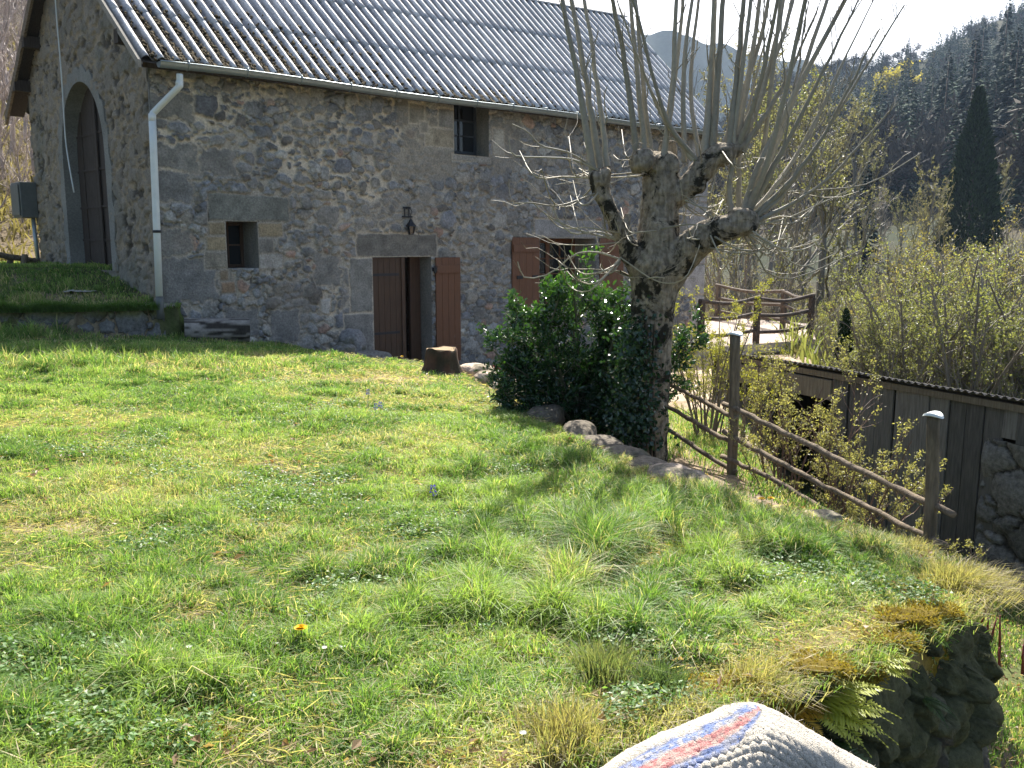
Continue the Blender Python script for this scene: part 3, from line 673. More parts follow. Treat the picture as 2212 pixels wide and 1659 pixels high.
mb = MB(); mb.add(*wbox(4.36, 4.45, -.34, -.27, -2.3, -.178)); mb.add(*wbox(4.45, 4.58, -.33, -.28, -2.3, -.178)); mb.add(*wbox(3.42, 3.50, -.34, -.27, -2.3, -.178)); part('door_frame', mb, M['doorwood'], house, smooth=False, bevel=.004)
def shutter(t0, t1, z0, z1, o, side):
    mb = MB(); nb = 4; e = np.linspace(t0, t1, nb + 1)
    for k in range(nb): mb.add(*wbox(e[k] + .002, e[k + 1] - .002, o, o + .03, z0, z1))
    s = part('shutter', mb, M['shutterwood'], house, smooth=False, bevel=.003)
    for z in (z1 - .2, z0 + .22):
        mb = MB(); mb.add(*wbox(t0 + .015, t1 - .015, o + .03, o + .05, z - .07, z + .07)); part('ledge_board', mb, M['shutterwood'], s, smooth=False, bevel=.004)
        mb = MB(); x = t0 - .02 if side < 0 else t1 + .02; mb.add(*wbox(x - .035, x + .035, .0, o + .05, z - .03, z + .03)); mb.add(*tubes(A([W(x, o + .04, z - .06), W(x, o + .04, z + .06)]), A([.018, .018]), 8)); part('hinge', mb, M['iron'], s, smooth=False)
    return s
s = shutter(4.66, 5.20, -2.0, -.188, .035, -1)
s1 = shutter(6.44, 7.14, -1.285, .165, .035, 1); s2 = shutter(8.86, 9.60, -1.285, .165, .035, -1)
for s, x in ((s1, 6.62), (s1, 7.02), (s2, 9.05)):
    mb = MB(); mb.add(*wbox(x - .07, x + .07, .065, .085, -.60, -.54)); part('latch', mb, M['iron'], s, smooth=False)
def window(t0, t1, z0, z1, o, nx, nz, mat, fw=.075, leafs=1):
    mb = MB()
    mb.add(*wbox(t0, t0 + fw, o - .05, o, z0, z1)); mb.add(*wbox(t1 - fw, t1, o - .05, o, z0, z1)); mb.add(*wbox(t0 + fw, t1 - fw, o - .048, o - .002, z1 - fw, z1)); mb.add(*wbox(t0 + fw, t1 - fw, o - .048, o - .002, z0, z0 + fw))
    for k in range(1, nx):
        x = lerp(t0 + fw, t1 - fw, k / nx); h = .05 if leafs == 2 and k == nx // 2 else .012; mb.add(*wbox(x - h, x + h, o - .045, o - .004, z0 + fw, z1 - fw))
    for k in range(1, nz):
        z = lerp(z0 + fw, z1 - fw, k / nz); mb.add(*wbox(t0 + fw, t1 - fw, o - .043, o - .008, z - .012, z + .012))
    f = part('window', mb, mat, house, smooth=False, bevel=.003)
    mb = MB(); q = W(A([t0, t1, t1, t0]), o - .03, A([z0, z0, z1, z1])); mb.add(q, A([[0, 1, 2, 3]])); part('pane', mb, M['glass'], f, smooth=False)
window(RW[0], RW[1], RW[2], RW[3], -.55, 4, 4, M['shutterwood'], .09, 2)
M['pale'] = stuffmat('opening-dark frame paint', (.045, .05, .055), .6, .4, .1, 20)  # darkness of the opening put into the frame colour, so bars hardly show
window(UW[0], UW[1], UW[2] + .05, 2.5, -.32, 2, 3, M['pale'], .05)
window(LW[0], LW[1], LW[2], LW[3], -.45, 2, 2, M['doorwood'], .05)
mb = MB(); mb.add(*wbox(RW[0] - .1, RW[1] + .1, -.3, .05, RW[2] - .09, RW[2] - .004)); part('window_sill', mb, M['dressed'], house, smooth=False, bevel=.01)
mb = MB(); q = at(1590, 270, 20.9); mb.add(*box(q, (.22, .25, .5), .7)); part('verge_block', mb, M['concrete'], house, smooth=False, bevel=.01)
# floodlight under the far eave
mb = MB(); q = at(51, 234, 16.6); mb.add(*box(q, (.1, .1, .16), .7)); part('floodlight', mb, M['pvc'], house, smooth=False, bevel=.01)
# loose cable down the gable
mb = MB(); q = [W(-.06, -a, z) for a, z in ((3.35, 4.4), (3.40, 3.6), (3.38, 2.8), (3.4, 2.2), (3.42, 1.7), (3.34, 1.3), (3.2, .85))]; mb.add(*tubes(smoothline(q, 30), np.full(30, .011), 5)); part('cable', mb, M['pvc'], house)
# lantern on the wall
lp = W(4.09, .15, .31)
lan = thing('wall_lantern', 'small black iron lantern on a bracket above the door lintel', 'lantern', tuple(lp))
mb = MB(); zs = A([-.13, -.135, .0]); hexr = [.035, .085, .075]
def ring6(z, r, n=6): a = np.arange(n) * 2 * pi / n + .3; return lp + np.stack([r * np.cos(a), r * np.sin(a), np.full(n, z)], -1)
mb.add(np.concatenate([ring6(-.14, .05), ring6(-.12, .055), ring6(-.115, .05)]), [A([[i, (i + 1) % 6, 6 + (i + 1) % 6, 6 + i] for i in range(6)]), np.arange(6)[None, ::-1], 6 + np.arange(6)[None]])
for k in range(6):
    a = ring6(-.12, .052)[k]; b = ring6(.02, .085)[k]; mb.add(*tubes(A([a, b]), A([.008, .008]), 5))
part('cage', mb, M['iron'], lan, smooth=False)
mb = MB(); mb.add(np.concatenate([ring6(.02, .105), ring6(.03, .10), ring6(.10, .045), ring6(.14, .03), ring6(.16, .008)]), [A([[6 * j + i, 6 * j + (i + 1) % 6, 6 * j + 6 + (i + 1) % 6, 6 * j + 6 + i] for i in range(6) for j in range(4)]), np.arange(6)[None, ::-1]]); part('hood', mb, M['iron'], lan, smooth=False)
mb = MB(); mb.add(np.concatenate([ring6(-.115, .045), ring6(.015, .076)]), A([[i, (i + 1) % 6, 6 + (i + 1) % 6, 6 + i] for i in range(6)])); part('pane', mb, M['glass'], lan, smooth=False)
mb = MB(); b0 = W(4.09, .02, .62)
mb.add(*tubes(smoothline([lp + A([0, 0, .15]), lp + A([0, 0, .24]), lp + A([.02, .02, .30]) , W(4.09, .08, .69), W(4.09, .02, .66)], 16), np.full(16, .008), 5)); mb.add(*wbox(4.0, 4.18, .015, .03, .66, .70)); mb.add(*wbox(3.98, 4.2, .015, .05, .50, .525)); mb.add(*wbox(4.03, 4.05, .015, .03, .5, .7)); mb.add(*wbox(4.13, 4.15, .015, .03, .5, .7))
part('bracket', mb, M['iron'], lan, smooth=False); lan.scale = (.86, .86, .86)
# meter cabinet with its conduit
q0 = W(-.12, -5.62, .85)
mc = thing('meter_cabinet', 'grey metal utility cabinet on the gable wall, far left', 'cabinet', tuple(q0))
mb = MB(); mb.add(*wbox(-.30, -.03, -5.92, -5.35, .5, 1.12)); part('cabinet_body', mb, M['box'], mc, smooth=False, bevel=.015)
mb = MB(); mb.add(*wbox(-.325, -.303, -5.88, -5.39, .54, 1.08)); part('door', mb, M['box'], mc, smooth=False, bevel=.01)
mb = MB(); mb.add(*tubes(A([W(-.1, -5.45, .5), W(-.08, -5.42, -.35)]), A([.035, .035]), 8)); part('conduit', mb, M['zinc'], mc)
# ------------------------------------------------------------------ grass and small plants of the terrace
def blades(pos, h, w, lean, cb, ct, spread=None):
    N = len(pos); a = rng.uniform(0, 2 * pi, N); sd2 = np.stack([np.cos(a), np.sin(a), np.zeros(N)], -1)
    h = np.broadcast_to(h, N)[:, None]; w = np.broadcast_to(w, N)[:, None]
    up = A([0, 0, 1.0])
    mid = pos + up * h * .58 + lean * h * .35; tip = pos + up * h * (1 - .35 * np.linalg.norm(lean, axis=1, keepdims=True)).clip(.15, 1) + lean * h
    V = np.stack([pos - sd2 * w * .5, pos + sd2 * w * .5, mid - sd2 * w * .42, mid + sd2 * w * .42, tip], 1).reshape(-1, 3)
    i = np.arange(N)[:, None] * 5
    F = np.concatenate([i + A([[0, 1, 3]]), i + A([[0, 3, 2]]), i + A([[2, 3, 4]])])
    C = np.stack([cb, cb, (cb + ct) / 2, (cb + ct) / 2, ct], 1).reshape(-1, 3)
    return V, F, C
def lean2(N, s, bias=(0, 0)):
    l = np.zeros((N, 3)); l[:, :2] = rng.normal(0, s, (N, 2)) + A(bias); return l
def scatter(N, y0, y1, wide=.66, pad=.6, p=.5):
    Y = (rng.uniform(y0 ** p, y1 ** p, N)) ** (1 / p); Xs = rng.uniform(-1, 1, N) * (wide * Y + pad); return Xs, Y
FRESH, LIME, DEEP, STRAW, BLUE = A([.185, .295, .080]), A([.285, .36, .125]), A([.085, .16, .048]), A([.56, .48, .30]), A([.13, .18, .09])
LONG = [(onlawn(1320, 1130)[:2], 1.0, .055), (onlawn(1560, 1140)[:2], .75, .08), (onlawn(1180, 1010)[:2], .9, .06), (onlawn(1250, 1230)[:2], .45, .09), (onlawn(60, 790)[:2], 1.5, .12), (onlawn(300, 775)[:2], 1.2, .07), (onlawn(900, 1290)[:2], .35, .05), (onlawn(40, 1480)[:2], .35, .07), (onlawn(1380, 1330)[:2], .3, .08), (onlawn(760, 1180)[:2], .4, .03), (A([-6.7, 11.0]), .8, .20), (A([-5.9, 11.2]), .5, .12), (A([-6.3, 12.3]), .9, .08), (A([-4.0, 12.4]), .7, .06)]
def lawnblades(N, y0, y1):
    x, y = scatter(N, y0, y1); s = sdist(x, y, POLY); k = (s > -.03) & ~((x > -4.9) & (((np.stack([x, y], -1) - C0[:2]) @ ND[:2]) < .05) & (y > 11.8))
    x, y, s = x[k], y[k], s[k]
    patch = n2(x, y, 1.3, 4, 701); cl = n2(x, y, 6, 3, 703)
    bare = np.maximum(sstep(.58, .66, n2(x, y, 1.7, 4, 705)) * .5, sstep(.60, .68, n2(x, y, 7, 3, 706)) * .6)
    keep = rng.random(len(x)) > bare; x, y, s, patch, cl = x[keep], y[keep], s[keep], patch[keep], cl[keep]
    h = .016 + .038 * sstep(.35, .7, patch) * rng.uniform(.4, 1.3, len(x)) + .04 * sstep(.52, .72, cl) * rng.uniform(.4, 1.2, len(x)) + .02 * rng.random(len(x))
    for c, r, dh in LONG: h = h + dh * np.exp(-((x - c[0]) ** 2 + (y - c[1]) ** 2) / (r * r)) * rng.uniform(.3, 1.2, len(x)) * sstep(.35, .6, cl)
    h = h * (1 - .45 * sstep(.45, .05, s)); mdk = mound(x, y) > 0; h = np.where(mdk, h * .8 + .03, h)
    cl2 = n2(x, y, 8.5, 2, 709); cl3 = n2(x, y, 3.3, 3, 711); cm = sstep(.34, .66, cl2 * .55 + cl3 * .45)
    keep = rng.random(len(x)) < .40 + .60 * cm; x, y, s, patch, cl, h, cm = [q[keep] for q in (x, y, s, patch, cl, h, cm)]
    h = h * (.62 + .62 * cm); N = len(x); z = ground(x, y) - .006
    m = rng.random(N); tone = n2(x, y, 2.2, 3, 707)
    col = np.where((m < .52)[:, None], FRESH, np.where((m < .80)[:, None], LIME, DEEP)) * rng.uniform(.75, 1.3, (N, 1))
    col = lerp(col, DEEP * 1.1, (.55 * sstep(.55, .42, tone))[:, None]); col = lerp(col, LIME * 1.1, (.5 * sstep(.52, .66, tone))[:, None])
    dry = rng.random(N) < .10 + .55 * sstep(.52, .66, n2(x, y, 1.1, 4, 41)) * .6 + .55 * sstep(.45, .05, s) * sstep(6, 5, y)
    col = np.where(dry[:, None], STRAW * rng.uniform(.6, 1.15, (N, 1)), col)
    w_ = (.0026 + .002 * rng.random(N)) * np.maximum(1, y / 4.2)
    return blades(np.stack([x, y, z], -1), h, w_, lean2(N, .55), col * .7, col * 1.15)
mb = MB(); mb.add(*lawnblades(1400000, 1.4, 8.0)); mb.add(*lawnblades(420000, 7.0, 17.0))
# straw thatch lying flat
x, y = scatter(190000, 1.5, 11); s = sdist(x, y, POLY); k = (s > 0) & (rng.random(len(x)) < .45 + .55 * sstep(.42, .6, n2(x, y, 1.1, 4, 41))); x, y = x[k], y[k]; N = len(x)
cc = lerp(STRAW, A([.24, .17, .09]), rng.random((N, 1)) ** 1.5) * rng.uniform(.7, 1.2, (N, 1)); a = rng.uniform(0, 2 * pi, N)
V, F = leaves(np.stack([x, y, ground(x, y) + rng.uniform(.002, .022, N)], -1), np.stack([np.cos(a), np.sin(a), rng.normal(0, .25, N)], -1), rng.uniform(.03, .09, N), .0035 * np.maximum(1, y / 5), .1); mb.add(V, F, np.repeat(cc, 4, 0))
# rough grass on the path edge, the slope under the fence and in the lower garden
for n_, x0, x1, y0, y1, hh, dens in ((42000, .2, 3.4, 3.0, 9.5, .07, .45), (110000, 1.6, 4.8, 1.5, 8.5, .045, .33), (9000, -2.2, 1.4, 7.0, 13.5, .05, .68)):
    x = rng.uniform(x0, x1, n_); y = rng.uniform(y0, y1, n_); s = sdist(x, y, POLY); k = (s < -.05) & (n2(x, y, 1.6, 3, 711) > dens - .06 * rng.random(n_)); x, y = x[k], y[k]; N = len(x)
    m = rng.random((N, 1)); col = np.where(m < .45, FRESH, np.where(m < .7, DEEP, STRAW * .9)) * rng.uniform(.7, 1.2, (N, 1))
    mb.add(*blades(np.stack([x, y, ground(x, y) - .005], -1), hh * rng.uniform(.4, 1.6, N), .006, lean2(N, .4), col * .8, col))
ew = smoothline(np.c_[EDGE[7:], EDGE[7:, 0] * 0], 300)[:, :2]; tn = unit(np.gradient(ew, axis=0)); no_ = np.stack([-tn[:, 1], tn[:, 0]], -1); q_ = rng.integers(0, 300, 9000)
ep = ew[q_] + no_[q_] * rng.normal(-.045, .035, (9000, 1)); le = lean2(9000, .4); le[:, :2] += no_[q_] * rng.uniform(.1, .8, (9000, 1)); gp = n2(ep[:, 0], ep[:, 1], 5, 2, 715)
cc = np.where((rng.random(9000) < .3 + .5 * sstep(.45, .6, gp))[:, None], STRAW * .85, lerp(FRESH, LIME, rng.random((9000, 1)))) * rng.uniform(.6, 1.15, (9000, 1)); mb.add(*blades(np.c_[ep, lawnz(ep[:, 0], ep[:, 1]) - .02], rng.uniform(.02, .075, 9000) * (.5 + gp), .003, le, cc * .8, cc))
k = rng.integers(0, 260, 9000); t_ = np.linspace(-9.2, -4.75, 9000); bx_ = rng.choice(t_, 9000); by_ = np.interp(bx_, LEDGE[::-1, 0], LEDGE[::-1, 1]) + rng.normal(.02, .05, 9000); le = lean2(9000, .45, (0, -.55))
hh_ = rng.uniform(.06, .2, 9000) * (.4 + n2(bx_, by_, 2.5, 2, 713)) * (1 + 1.3 * sstep(-6.2, -7.2, bx_)); cc = lerp(DEEP, FRESH * .8, rng.random((9000, 1))); mb.add(*blades(np.stack([bx_, by_, np.full(9000, -.85)], -1), hh_, .009, le, cc * .8, cc))
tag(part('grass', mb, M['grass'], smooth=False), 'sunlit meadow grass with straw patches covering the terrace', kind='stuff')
# clover and other small round leaves
x, y = scatter(210000, 1.8, 8.0); s = sdist(x, y, POLY); k = (s > .02) & (n2(x, y, 1.9, 4, 721) + .05 * rng.random(len(x)) > .645); x, y = x[k], y[k]; N = len(x)
nr = unit(lean2(N, .45) + A([0, 0, 1])); a = rng.uniform(0, 2 * pi, N)
V, F = leaves(np.stack([x, y, ground(x, y) + rng.uniform(.008, .055, N)], -1), np.stack([np.cos(a), np.sin(a), rng.normal(0, .3, N)], -1), rng.uniform(.010, .020, N), rng.uniform(.009, .017, N), .12, nr)
mb = MB(); mb.add(V, F, np.repeat(np.where(rng.random((N, 1)) < .75, A([.12, .23, .065]), A([.2, .29, .09])) * rng.uniform(.7, 1.3, (N, 1)), 4, 0))
tag(part('clover', mb, M['leaf'], smooth=False), 'low clover leaves among the grass', kind='stuff')
# dead leaves
x, y = scatter(5200, 1.8, 10); s = sdist(x, y, POLY); k = n2(x, y, 1.4, 3, 731) + .1 * (s < .3) > .52; x, y = x[k], y[k]; N = len(x); a = rng.uniform(0, 2 * pi, N)
x2 = rng.uniform(1.7, 4.5, 5200); y2 = rng.uniform(2.2, 8, 5200); x = np.append(x, x2); y = np.append(y, y2); N = len(x); a = rng.uniform(0, 2 * pi, N)
V, F = leaves(np.stack([x, y, ground(x, y) + rng.uniform(.004, .03, N)], -1), np.stack([np.cos(a), np.sin(a), rng.normal(0, .3, N)], -1), rng.uniform(.018, .045, N), rng.uniform(.012, .026, N), .3, unit(lean2(N, .5) + A([0, 0, 1])))
mb = MB(); mb.add(V, F, np.repeat(lerp(A([.22, .13, .07]), A([.42, .33, .23]), rng.random((N, 1)) ** 2), 4, 0))
tag(part('leaf_litter', mb, M['leaf'], smooth=False), 'scattered brown dead leaves', kind='stuff')

# ------------------------------------------------------------------ fescue tufts at the terrace edge
def tuft(px, py, h, r, n, c0, c1, label, droop=.6, base=None, bias=(0, 0)):
    b = ground_hit(px, py) if base is None else base
    p = b + np.stack([rng.normal(0, r * .35, n), rng.normal(0, r * .35, n), np.zeros(n)], -1)
    le = np.zeros((n, 3)); le[:, :2] = (p - b)[:, :2] / r * droop + rng.normal(0, .3, (n, 2)) + A(bias)
    c = lerp(A(c0), A(c1), rng.random((n, 1)) ** 1.3) * rng.uniform(.75, 1.2, (n, 1))
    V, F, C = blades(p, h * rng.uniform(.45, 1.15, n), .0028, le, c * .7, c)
    m = MB(); m.add(V, F, C); t = part('grass_tuft', m, M['grass'], base=b, smooth=False); return tag(t, label, 'grass tuft', 'grass tufts along the terrace edge')
PALE, DRY = (.24, .24, .13), (.45, .36, .20)
tuft(1300, 1462, .11, .13, 700, PALE, BLUE, 'blue green fescue tuft nearest the blanket, left of a second tuft')
tuft(1425, 1490, .09, .11, 650, BLUE, (.07, .11, .06), 'dark blue green rounded fescue tuft above the blanket stripe')
tuft(1215, 1600, .10, .14, 700, DRY, PALE, 'straw coloured tuft just left of the blanket')
tuft(1640, 1500, .11, .13, 800, DRY, PALE, 'pale straw tuft beside the ochre moss, above the blanket peak', bias=(.2, -.3))
tuft(1965, 1230, .07, .08, 420, BLUE, (.08, .13, .08), 'small blue green tuft near the terrace corner')
tuft(2022, 1250, .06, .07, 380, BLUE, (.08, .13, .08), 'smallest blue green tuft beside the overhanging corner grass')
tuft(2085, 1275, .105, .19, 2600, DRY, PALE, 'large shaggy straw and green tuft overhanging the terrace corner', 1.0, bias=(.25, -.3))
tuft(1885, 1190, .09, .15, 900, PALE, BLUE, 'tall blue green tuft under the low end of the fence rails')
tuft(1960, 1195, .08, .12, 600, DRY, PALE, 'dry straw tuft at the foot of the right fence post')
tuft(1800, 1165, .08, .13, 700, DRY, PALE, 'dry straw tuft on the terrace edge under the middle rail')
tuft(1250, 1225, .10, .12, 500, FRESH, LIME, 'bright green grass clump in the middle of the lawn')
tuft(1520, 1215, .13, .13, 600, FRESH, LIME, 'tall bright green clump of grass right of the lawn middle')
tuft(1140, 985, .12, .16, 600, DEEP, FRESH, 'dark green leafy clump on the lawn below the holly')

# ------------------------------------------------------------------ flowers
def flower(name, px, py, label, cat, col, r, h, petals=14, group=None, rows=2, base=None):
    b = ground_hit(px, py, zoff=h * .8); b = b.copy(); b[2] = ground(b[0], b[1]); top = b + A([0, 0, h])
    t = thing(name, label, cat, tuple(b), group)
    m = MB(); m.add(*tubes(smoothline([b, b + A([.004, 0, h * .5]), top], 6), np.full(6, .0018), 5)); part('stem', m, M['grassstem'], t)
    m = MB()
    for q in range(rows):
        a = np.arange(petals) * 2 * pi / petals + q * .2; d = np.stack([np.cos(a), np.sin(a), np.full(petals, .25 + .5 * q)], -1)
        V, F = leaves(np.tile(top, (petals, 1)), d, r * (1 - .25 * q), r * .45, .1, np.tile([0, 0, 1.0], (petals, 1))); m.add(V, F, np.repeat(A(col)[None] * rng.uniform(.85, 1.1, (petals, 1)), 4, 0))
    part('flower_head', m, M['petal'], t, smooth=False); return t
M['grassstem'] = stuffmat('stem', (.12, .2, .05), .6, .3, 0)
YEL = (.85, .55, .01)
d0 = flower('dandelion', 650, 1370, 'single yellow dandelion flower standing in the near lawn', 'flower', YEL, .022, .07, 22, rows=3)
b = BASE[d0.name]; a = np.arange(9) * .7; m = MB(); V, F = leaves(np.tile(b + A([0, 0, .012]), (9, 1)), np.stack([np.cos(a), np.sin(a), np.full(9, .35)], -1), .10, .028, .15, np.tile([0, 0, 1.], (9, 1))); m.add(V, F, A([.07, .14, .04])); part('leaf_rosette', m, M['leaf'], d0, smooth=False)
flower('dandelion', 1645, 1085, 'left one of two yellow dandelions below the fence', 'flower', YEL, .024, .06, 20, rows=3)
flower('dandelion', 1665, 1083, 'right one of two yellow dandelions below the fence', 'flower', YEL, .022, .06, 20, rows=3)
flower('dandelion', 868, 772, 'tiny yellow dandelion in front of the open door', 'flower', YEL, .024, .05, 16, rows=2)
for px, py, lb in ((706, 1401, 'white daisy left of'), (745, 1398, 'white daisy nearest to'), (816, 1400, 'x')):
    if lb != 'x': flower('daisy', px - 5, py + 5, lb + ' the yellow dandelion' if False else ('small white daisy lower left of the single dandelion' if px < 720 else 'small white daisy lower right of the single dandelion'), 'flower', (.8, .8, .75), .011, .04, 12, rows=1)
for px, py, lb in ((370, 1412, 'left of two white daisies on the near left lawn'), (408, 1404, 'right of two white daisies on the near left lawn'), (1130, 1592, 'white daisy beside the blanket edge tuft')):
    flower('daisy', px, py, lb, 'flower', (.8, .8, .75), .011, .04, 12, rows=1)
for k, (px, py, lb) in enumerate(((812, 902, 'left one of two purple grape hyacinths together on the lawn'), (822, 899, 'right one of two purple grape hyacinths together on the lawn'), (936, 1095, 'lone purple grape hyacinth in the middle of the lawn'), (796, 868, 'purple grape hyacinth highest up the lawn'))):
    b = ground_hit(px, py); t = thing('grape_hyacinth', lb, 'flower', tuple(b), 'grape hyacinths'); m = MB(); m.add(*tubes(A([b, b + A([0, 0, .07])]), A([.002, .002]), 5)); part('stem', m, M['grassstem'], t)
    m = MB(); n = 40; hh = rng.random(n); a = rng.uniform(0, 2 * pi, n); rr = .012 * (1 - .6 * hh); p = b + np.stack([rr * np.cos(a), rr * np.sin(a), .06 + .05 * hh], -1)
    V, F = leaves(p, np.stack([np.cos(a), np.sin(a), -np.ones(n) * .6], -1), .009, .008, .3); m.add(V, F, A([.09, .07, .42])); part('flower_head', m, M['petal'], t, smooth=False)

# ------------------------------------------------------------------ rocks, stump, log
def rock(name, px, py, Y, size, col, seed, label, group=None, rz=0, rough=.35, cat='stone', z=None, grounded=True):
    c = at(px, py, Y); 
    if grounded: c[2] = lawnz(c[0], c[1]) - size[2] * .10
    if z is not None: c[2] = z
    V, F = rocksphere(c, size, seed, 30, 18, rough, rz)
    cc = A(col) * (1 + .7 * (fbm(V * 5, 4, seed)[:, None] - .5)); cc = lerp(cc, A([.10, .10, .06]), (.7 * sstep(.55, .66, fbm(V * 7 + 5, 3, seed + 9)))[:, None])
    m = MB(); m.add(V, F, cc); return tag(part(name, m, M['rock'], base=tuple(c)), label, cat, group)
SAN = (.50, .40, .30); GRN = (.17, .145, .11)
def yof(px, py): return ground_hit(px, py)[1]
G_ = 'stones edging the lawn above the path'
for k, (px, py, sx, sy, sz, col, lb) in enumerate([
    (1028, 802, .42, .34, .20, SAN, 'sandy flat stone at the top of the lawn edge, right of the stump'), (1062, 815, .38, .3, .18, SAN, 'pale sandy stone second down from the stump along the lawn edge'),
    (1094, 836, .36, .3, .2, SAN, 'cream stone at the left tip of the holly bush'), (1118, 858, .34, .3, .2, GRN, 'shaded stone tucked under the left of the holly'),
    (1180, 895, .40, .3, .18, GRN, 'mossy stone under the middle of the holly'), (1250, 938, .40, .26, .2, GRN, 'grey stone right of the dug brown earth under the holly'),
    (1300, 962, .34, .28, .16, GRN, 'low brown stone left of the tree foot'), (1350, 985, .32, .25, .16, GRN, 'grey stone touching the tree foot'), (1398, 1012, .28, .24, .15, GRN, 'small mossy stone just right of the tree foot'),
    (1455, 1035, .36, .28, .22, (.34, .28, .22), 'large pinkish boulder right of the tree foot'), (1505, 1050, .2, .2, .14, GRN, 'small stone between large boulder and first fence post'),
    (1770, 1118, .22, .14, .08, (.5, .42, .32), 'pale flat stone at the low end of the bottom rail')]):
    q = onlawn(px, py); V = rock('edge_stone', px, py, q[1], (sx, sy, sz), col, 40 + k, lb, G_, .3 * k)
rock('rubble_boulder', 762, 725, 13.35, (.42, .36, .5), (.22, .22, .215), 71, 'rounded grey boulder leaning on the wall left of the door', None, z=-1.5)
rock('rubble_boulder', 795, 760, 13.2, (.75, .45, .32), (.17, .165, .15), 72, 'low long boulder at the foot of the door jamb', None, .5, z=-1.72)
rock('rubble_boulder', 742, 745, 13.15, (.4, .4, .4), (.2, .195, .18), 73, 'dark boulder lowest left of the rubble pile', None, z=-1.62)
lx = smoothline(np.c_[LEDGE[:, 0], LEDGE[:, 1], LEDGE[:, 0] * 0], 260)[:, :2]; dzl = np.arange(0, .62, .015); ss_ = np.linspace(0, 5, 260); S_, D_ = np.meshgrid(ss_, dzl, indexing='ij')
P5, R5 = seeds_for(-.2, 5.2, -.1, .8, [.24, .17, .11, .07], 1.7, .82, 61, [12, 60, 200, 300]); ID, D1, D2 = stonefield(S_, D_, P5, R5, 1.7, 861); b_ = np.sqrt(np.clip(1.2 - D1, 0, 1)) * sstep(.02, .22, D2 - D1)
tl = unit(np.gradient(lx, axis=0)); nlx = np.stack([-tl[:, 1], tl[:, 0]], -1); nlx *= np.sign(nlx @ A([0, -1.]))[:, None]
of = -.06 + .11 * b_ + .05 * (n2(S_, D_, 7, 4, 863) - .5) + .05 * sstep(.2, .5, D_); cb_ = lerp(A([.03, .028, .02]), A([.15, .15, .14]) * (.6 + .8 * n2(S_, D_, 9, 4, 865)[..., None]), sstep(0, .35, b_)[..., None]); cb_ = lerp(cb_, A([.10, .10, .02]), (.85 * sstep(.16, .02, D_ + .1 * (n2(S_, D_, 5, 3, 867) - .5)))[..., None])
V = np.stack([lx[:, :1] + nlx[:, :1] * of, lx[:, 1:] + nlx[:, 1:] * of, -.83 - D_ + 0 * of], -1); m = MB(); m.add(V, grid(260, len(dzl)), cb_.reshape(-1, 3)); tag(part('bank_wall', m, M['rock'], base=(-5.5, 11.6, -1.3)), 'low mossy stone wall holding the shaded bank before the barn door', 'wall')
c = at(952, 806, yof(952, 806)); c[2] = ground(c[0], c[1])
st_ = thing('tree_stump', 'old brown sawn tree stump in front of the right door shutter', 'stump', tuple(c))
n = 30; a = np.arange(n) * 2 * pi / n; m = MB(); rings = []
for h, r in ((-.05, .30), (.02, .25), (.07, .215), (.15, .2), (.24, .195), (.262, .18)):
    rr = r * (1 + .12 * np.sin(5 * a + 1) * (1 - h * 2) + .08 * (vnoise(np.stack([a * 4, a * 0 + h * 9, a * 0], -1), 3) - .5)); rings.append(c + np.stack([.86 * rr * np.cos(a), .86 * rr * np.sin(a), np.full(n, h) + .012 * np.sin(a * 2) + .012 * np.sin(a * 5)], -1))
V = np.concatenate(rings); F = A([[j * n + i, j * n + (i + 1) % n, j * n + n + (i + 1) % n, j * n + n + i] for j in range(5) for i in range(n)])
cc = lerp(A([.08, .045, .028]), A([.035, .03, .018]), sstep(.45, .6, fbm(V * 12, 3, 5))[:, None]); m.add(V, F, cc); part('bark', m, M['log'], st_)
m = MB(); m.add(rings[-1] + A([0, 0, .001]), np.arange(n)[None], A([.30, .22, .13])); part('cut_face', m, M['log'], st_, smooth=False)
p0, p1 = at(398, 715, 12.0), at(538, 714, 12.32); p0[2] = p1[2] = 0; p0[2], p1[2] = -1.13, -1.16
lg = thing('bleached_log', 'grey cracked log lying against the wall under the small window', 'log', tuple((p0 + p1) / 2))
ns, k = 40, 34; L = smoothline([p0, (p0 + p1) / 2, p1], ns); V, F = tubes(L, np.full(ns, .165), k, False); ax = unit(p1 - p0); 
aa = np.tile(np.arange(k), ns) * 2 * pi / k; ll = np.repeat(np.arange(ns), k) / ns
cr = sstep(.53, .60, fbm(np.stack([np.cos(aa) * 9, np.sin(aa) * 9, ll * 2.2], -1), 3, 77)); ctr = np.repeat(L, k, 0); V = ctr + (V - ctr) * (1 - .05 * cr + .1 * (fbm(np.stack([np.cos(aa) * 2, np.sin(aa) * 2, ll * 2], -1), 2, 79) - .5))[:, None]
m = MB(); m.add(V, F, lerp(A([.24, .225, .20]), A([.04, .036, .03]), cr[:, None])); part('trunk', m, M['log'], lg)
m = MB(); m.add(V[:k], np.arange(k)[None, ::-1], A([.09, .085, .05])); part('cut_face', m, M['log'], lg, smooth=False); m = MB(); m.add(V[-k:], np.arange(k)[None], A([.2, .18, .15])); part('cut_face', m, M['log'], lg, smooth=False)
# crumpled rag on the bank
c = ground_hit(172, 634); g = np.linspace(-1, 1, 18); U_, V_ = np.meshgrid(g, g, indexing='ij'); q = c + np.stack([U_ * .2, V_ * .09, .03 + .06 * (n2(U_, V_, 2.2, 3, 91) - .3)], -1)
m = MB(); m.add(q, grid(18, 18), A([.52, .5, .45])); tag(part('rag', m, M['petal'], base=tuple(c)), 'pale crumpled rag lying on the grassy bank', 'rag').modifiers.new('thick', 'SOLIDIFY').thickness = .006
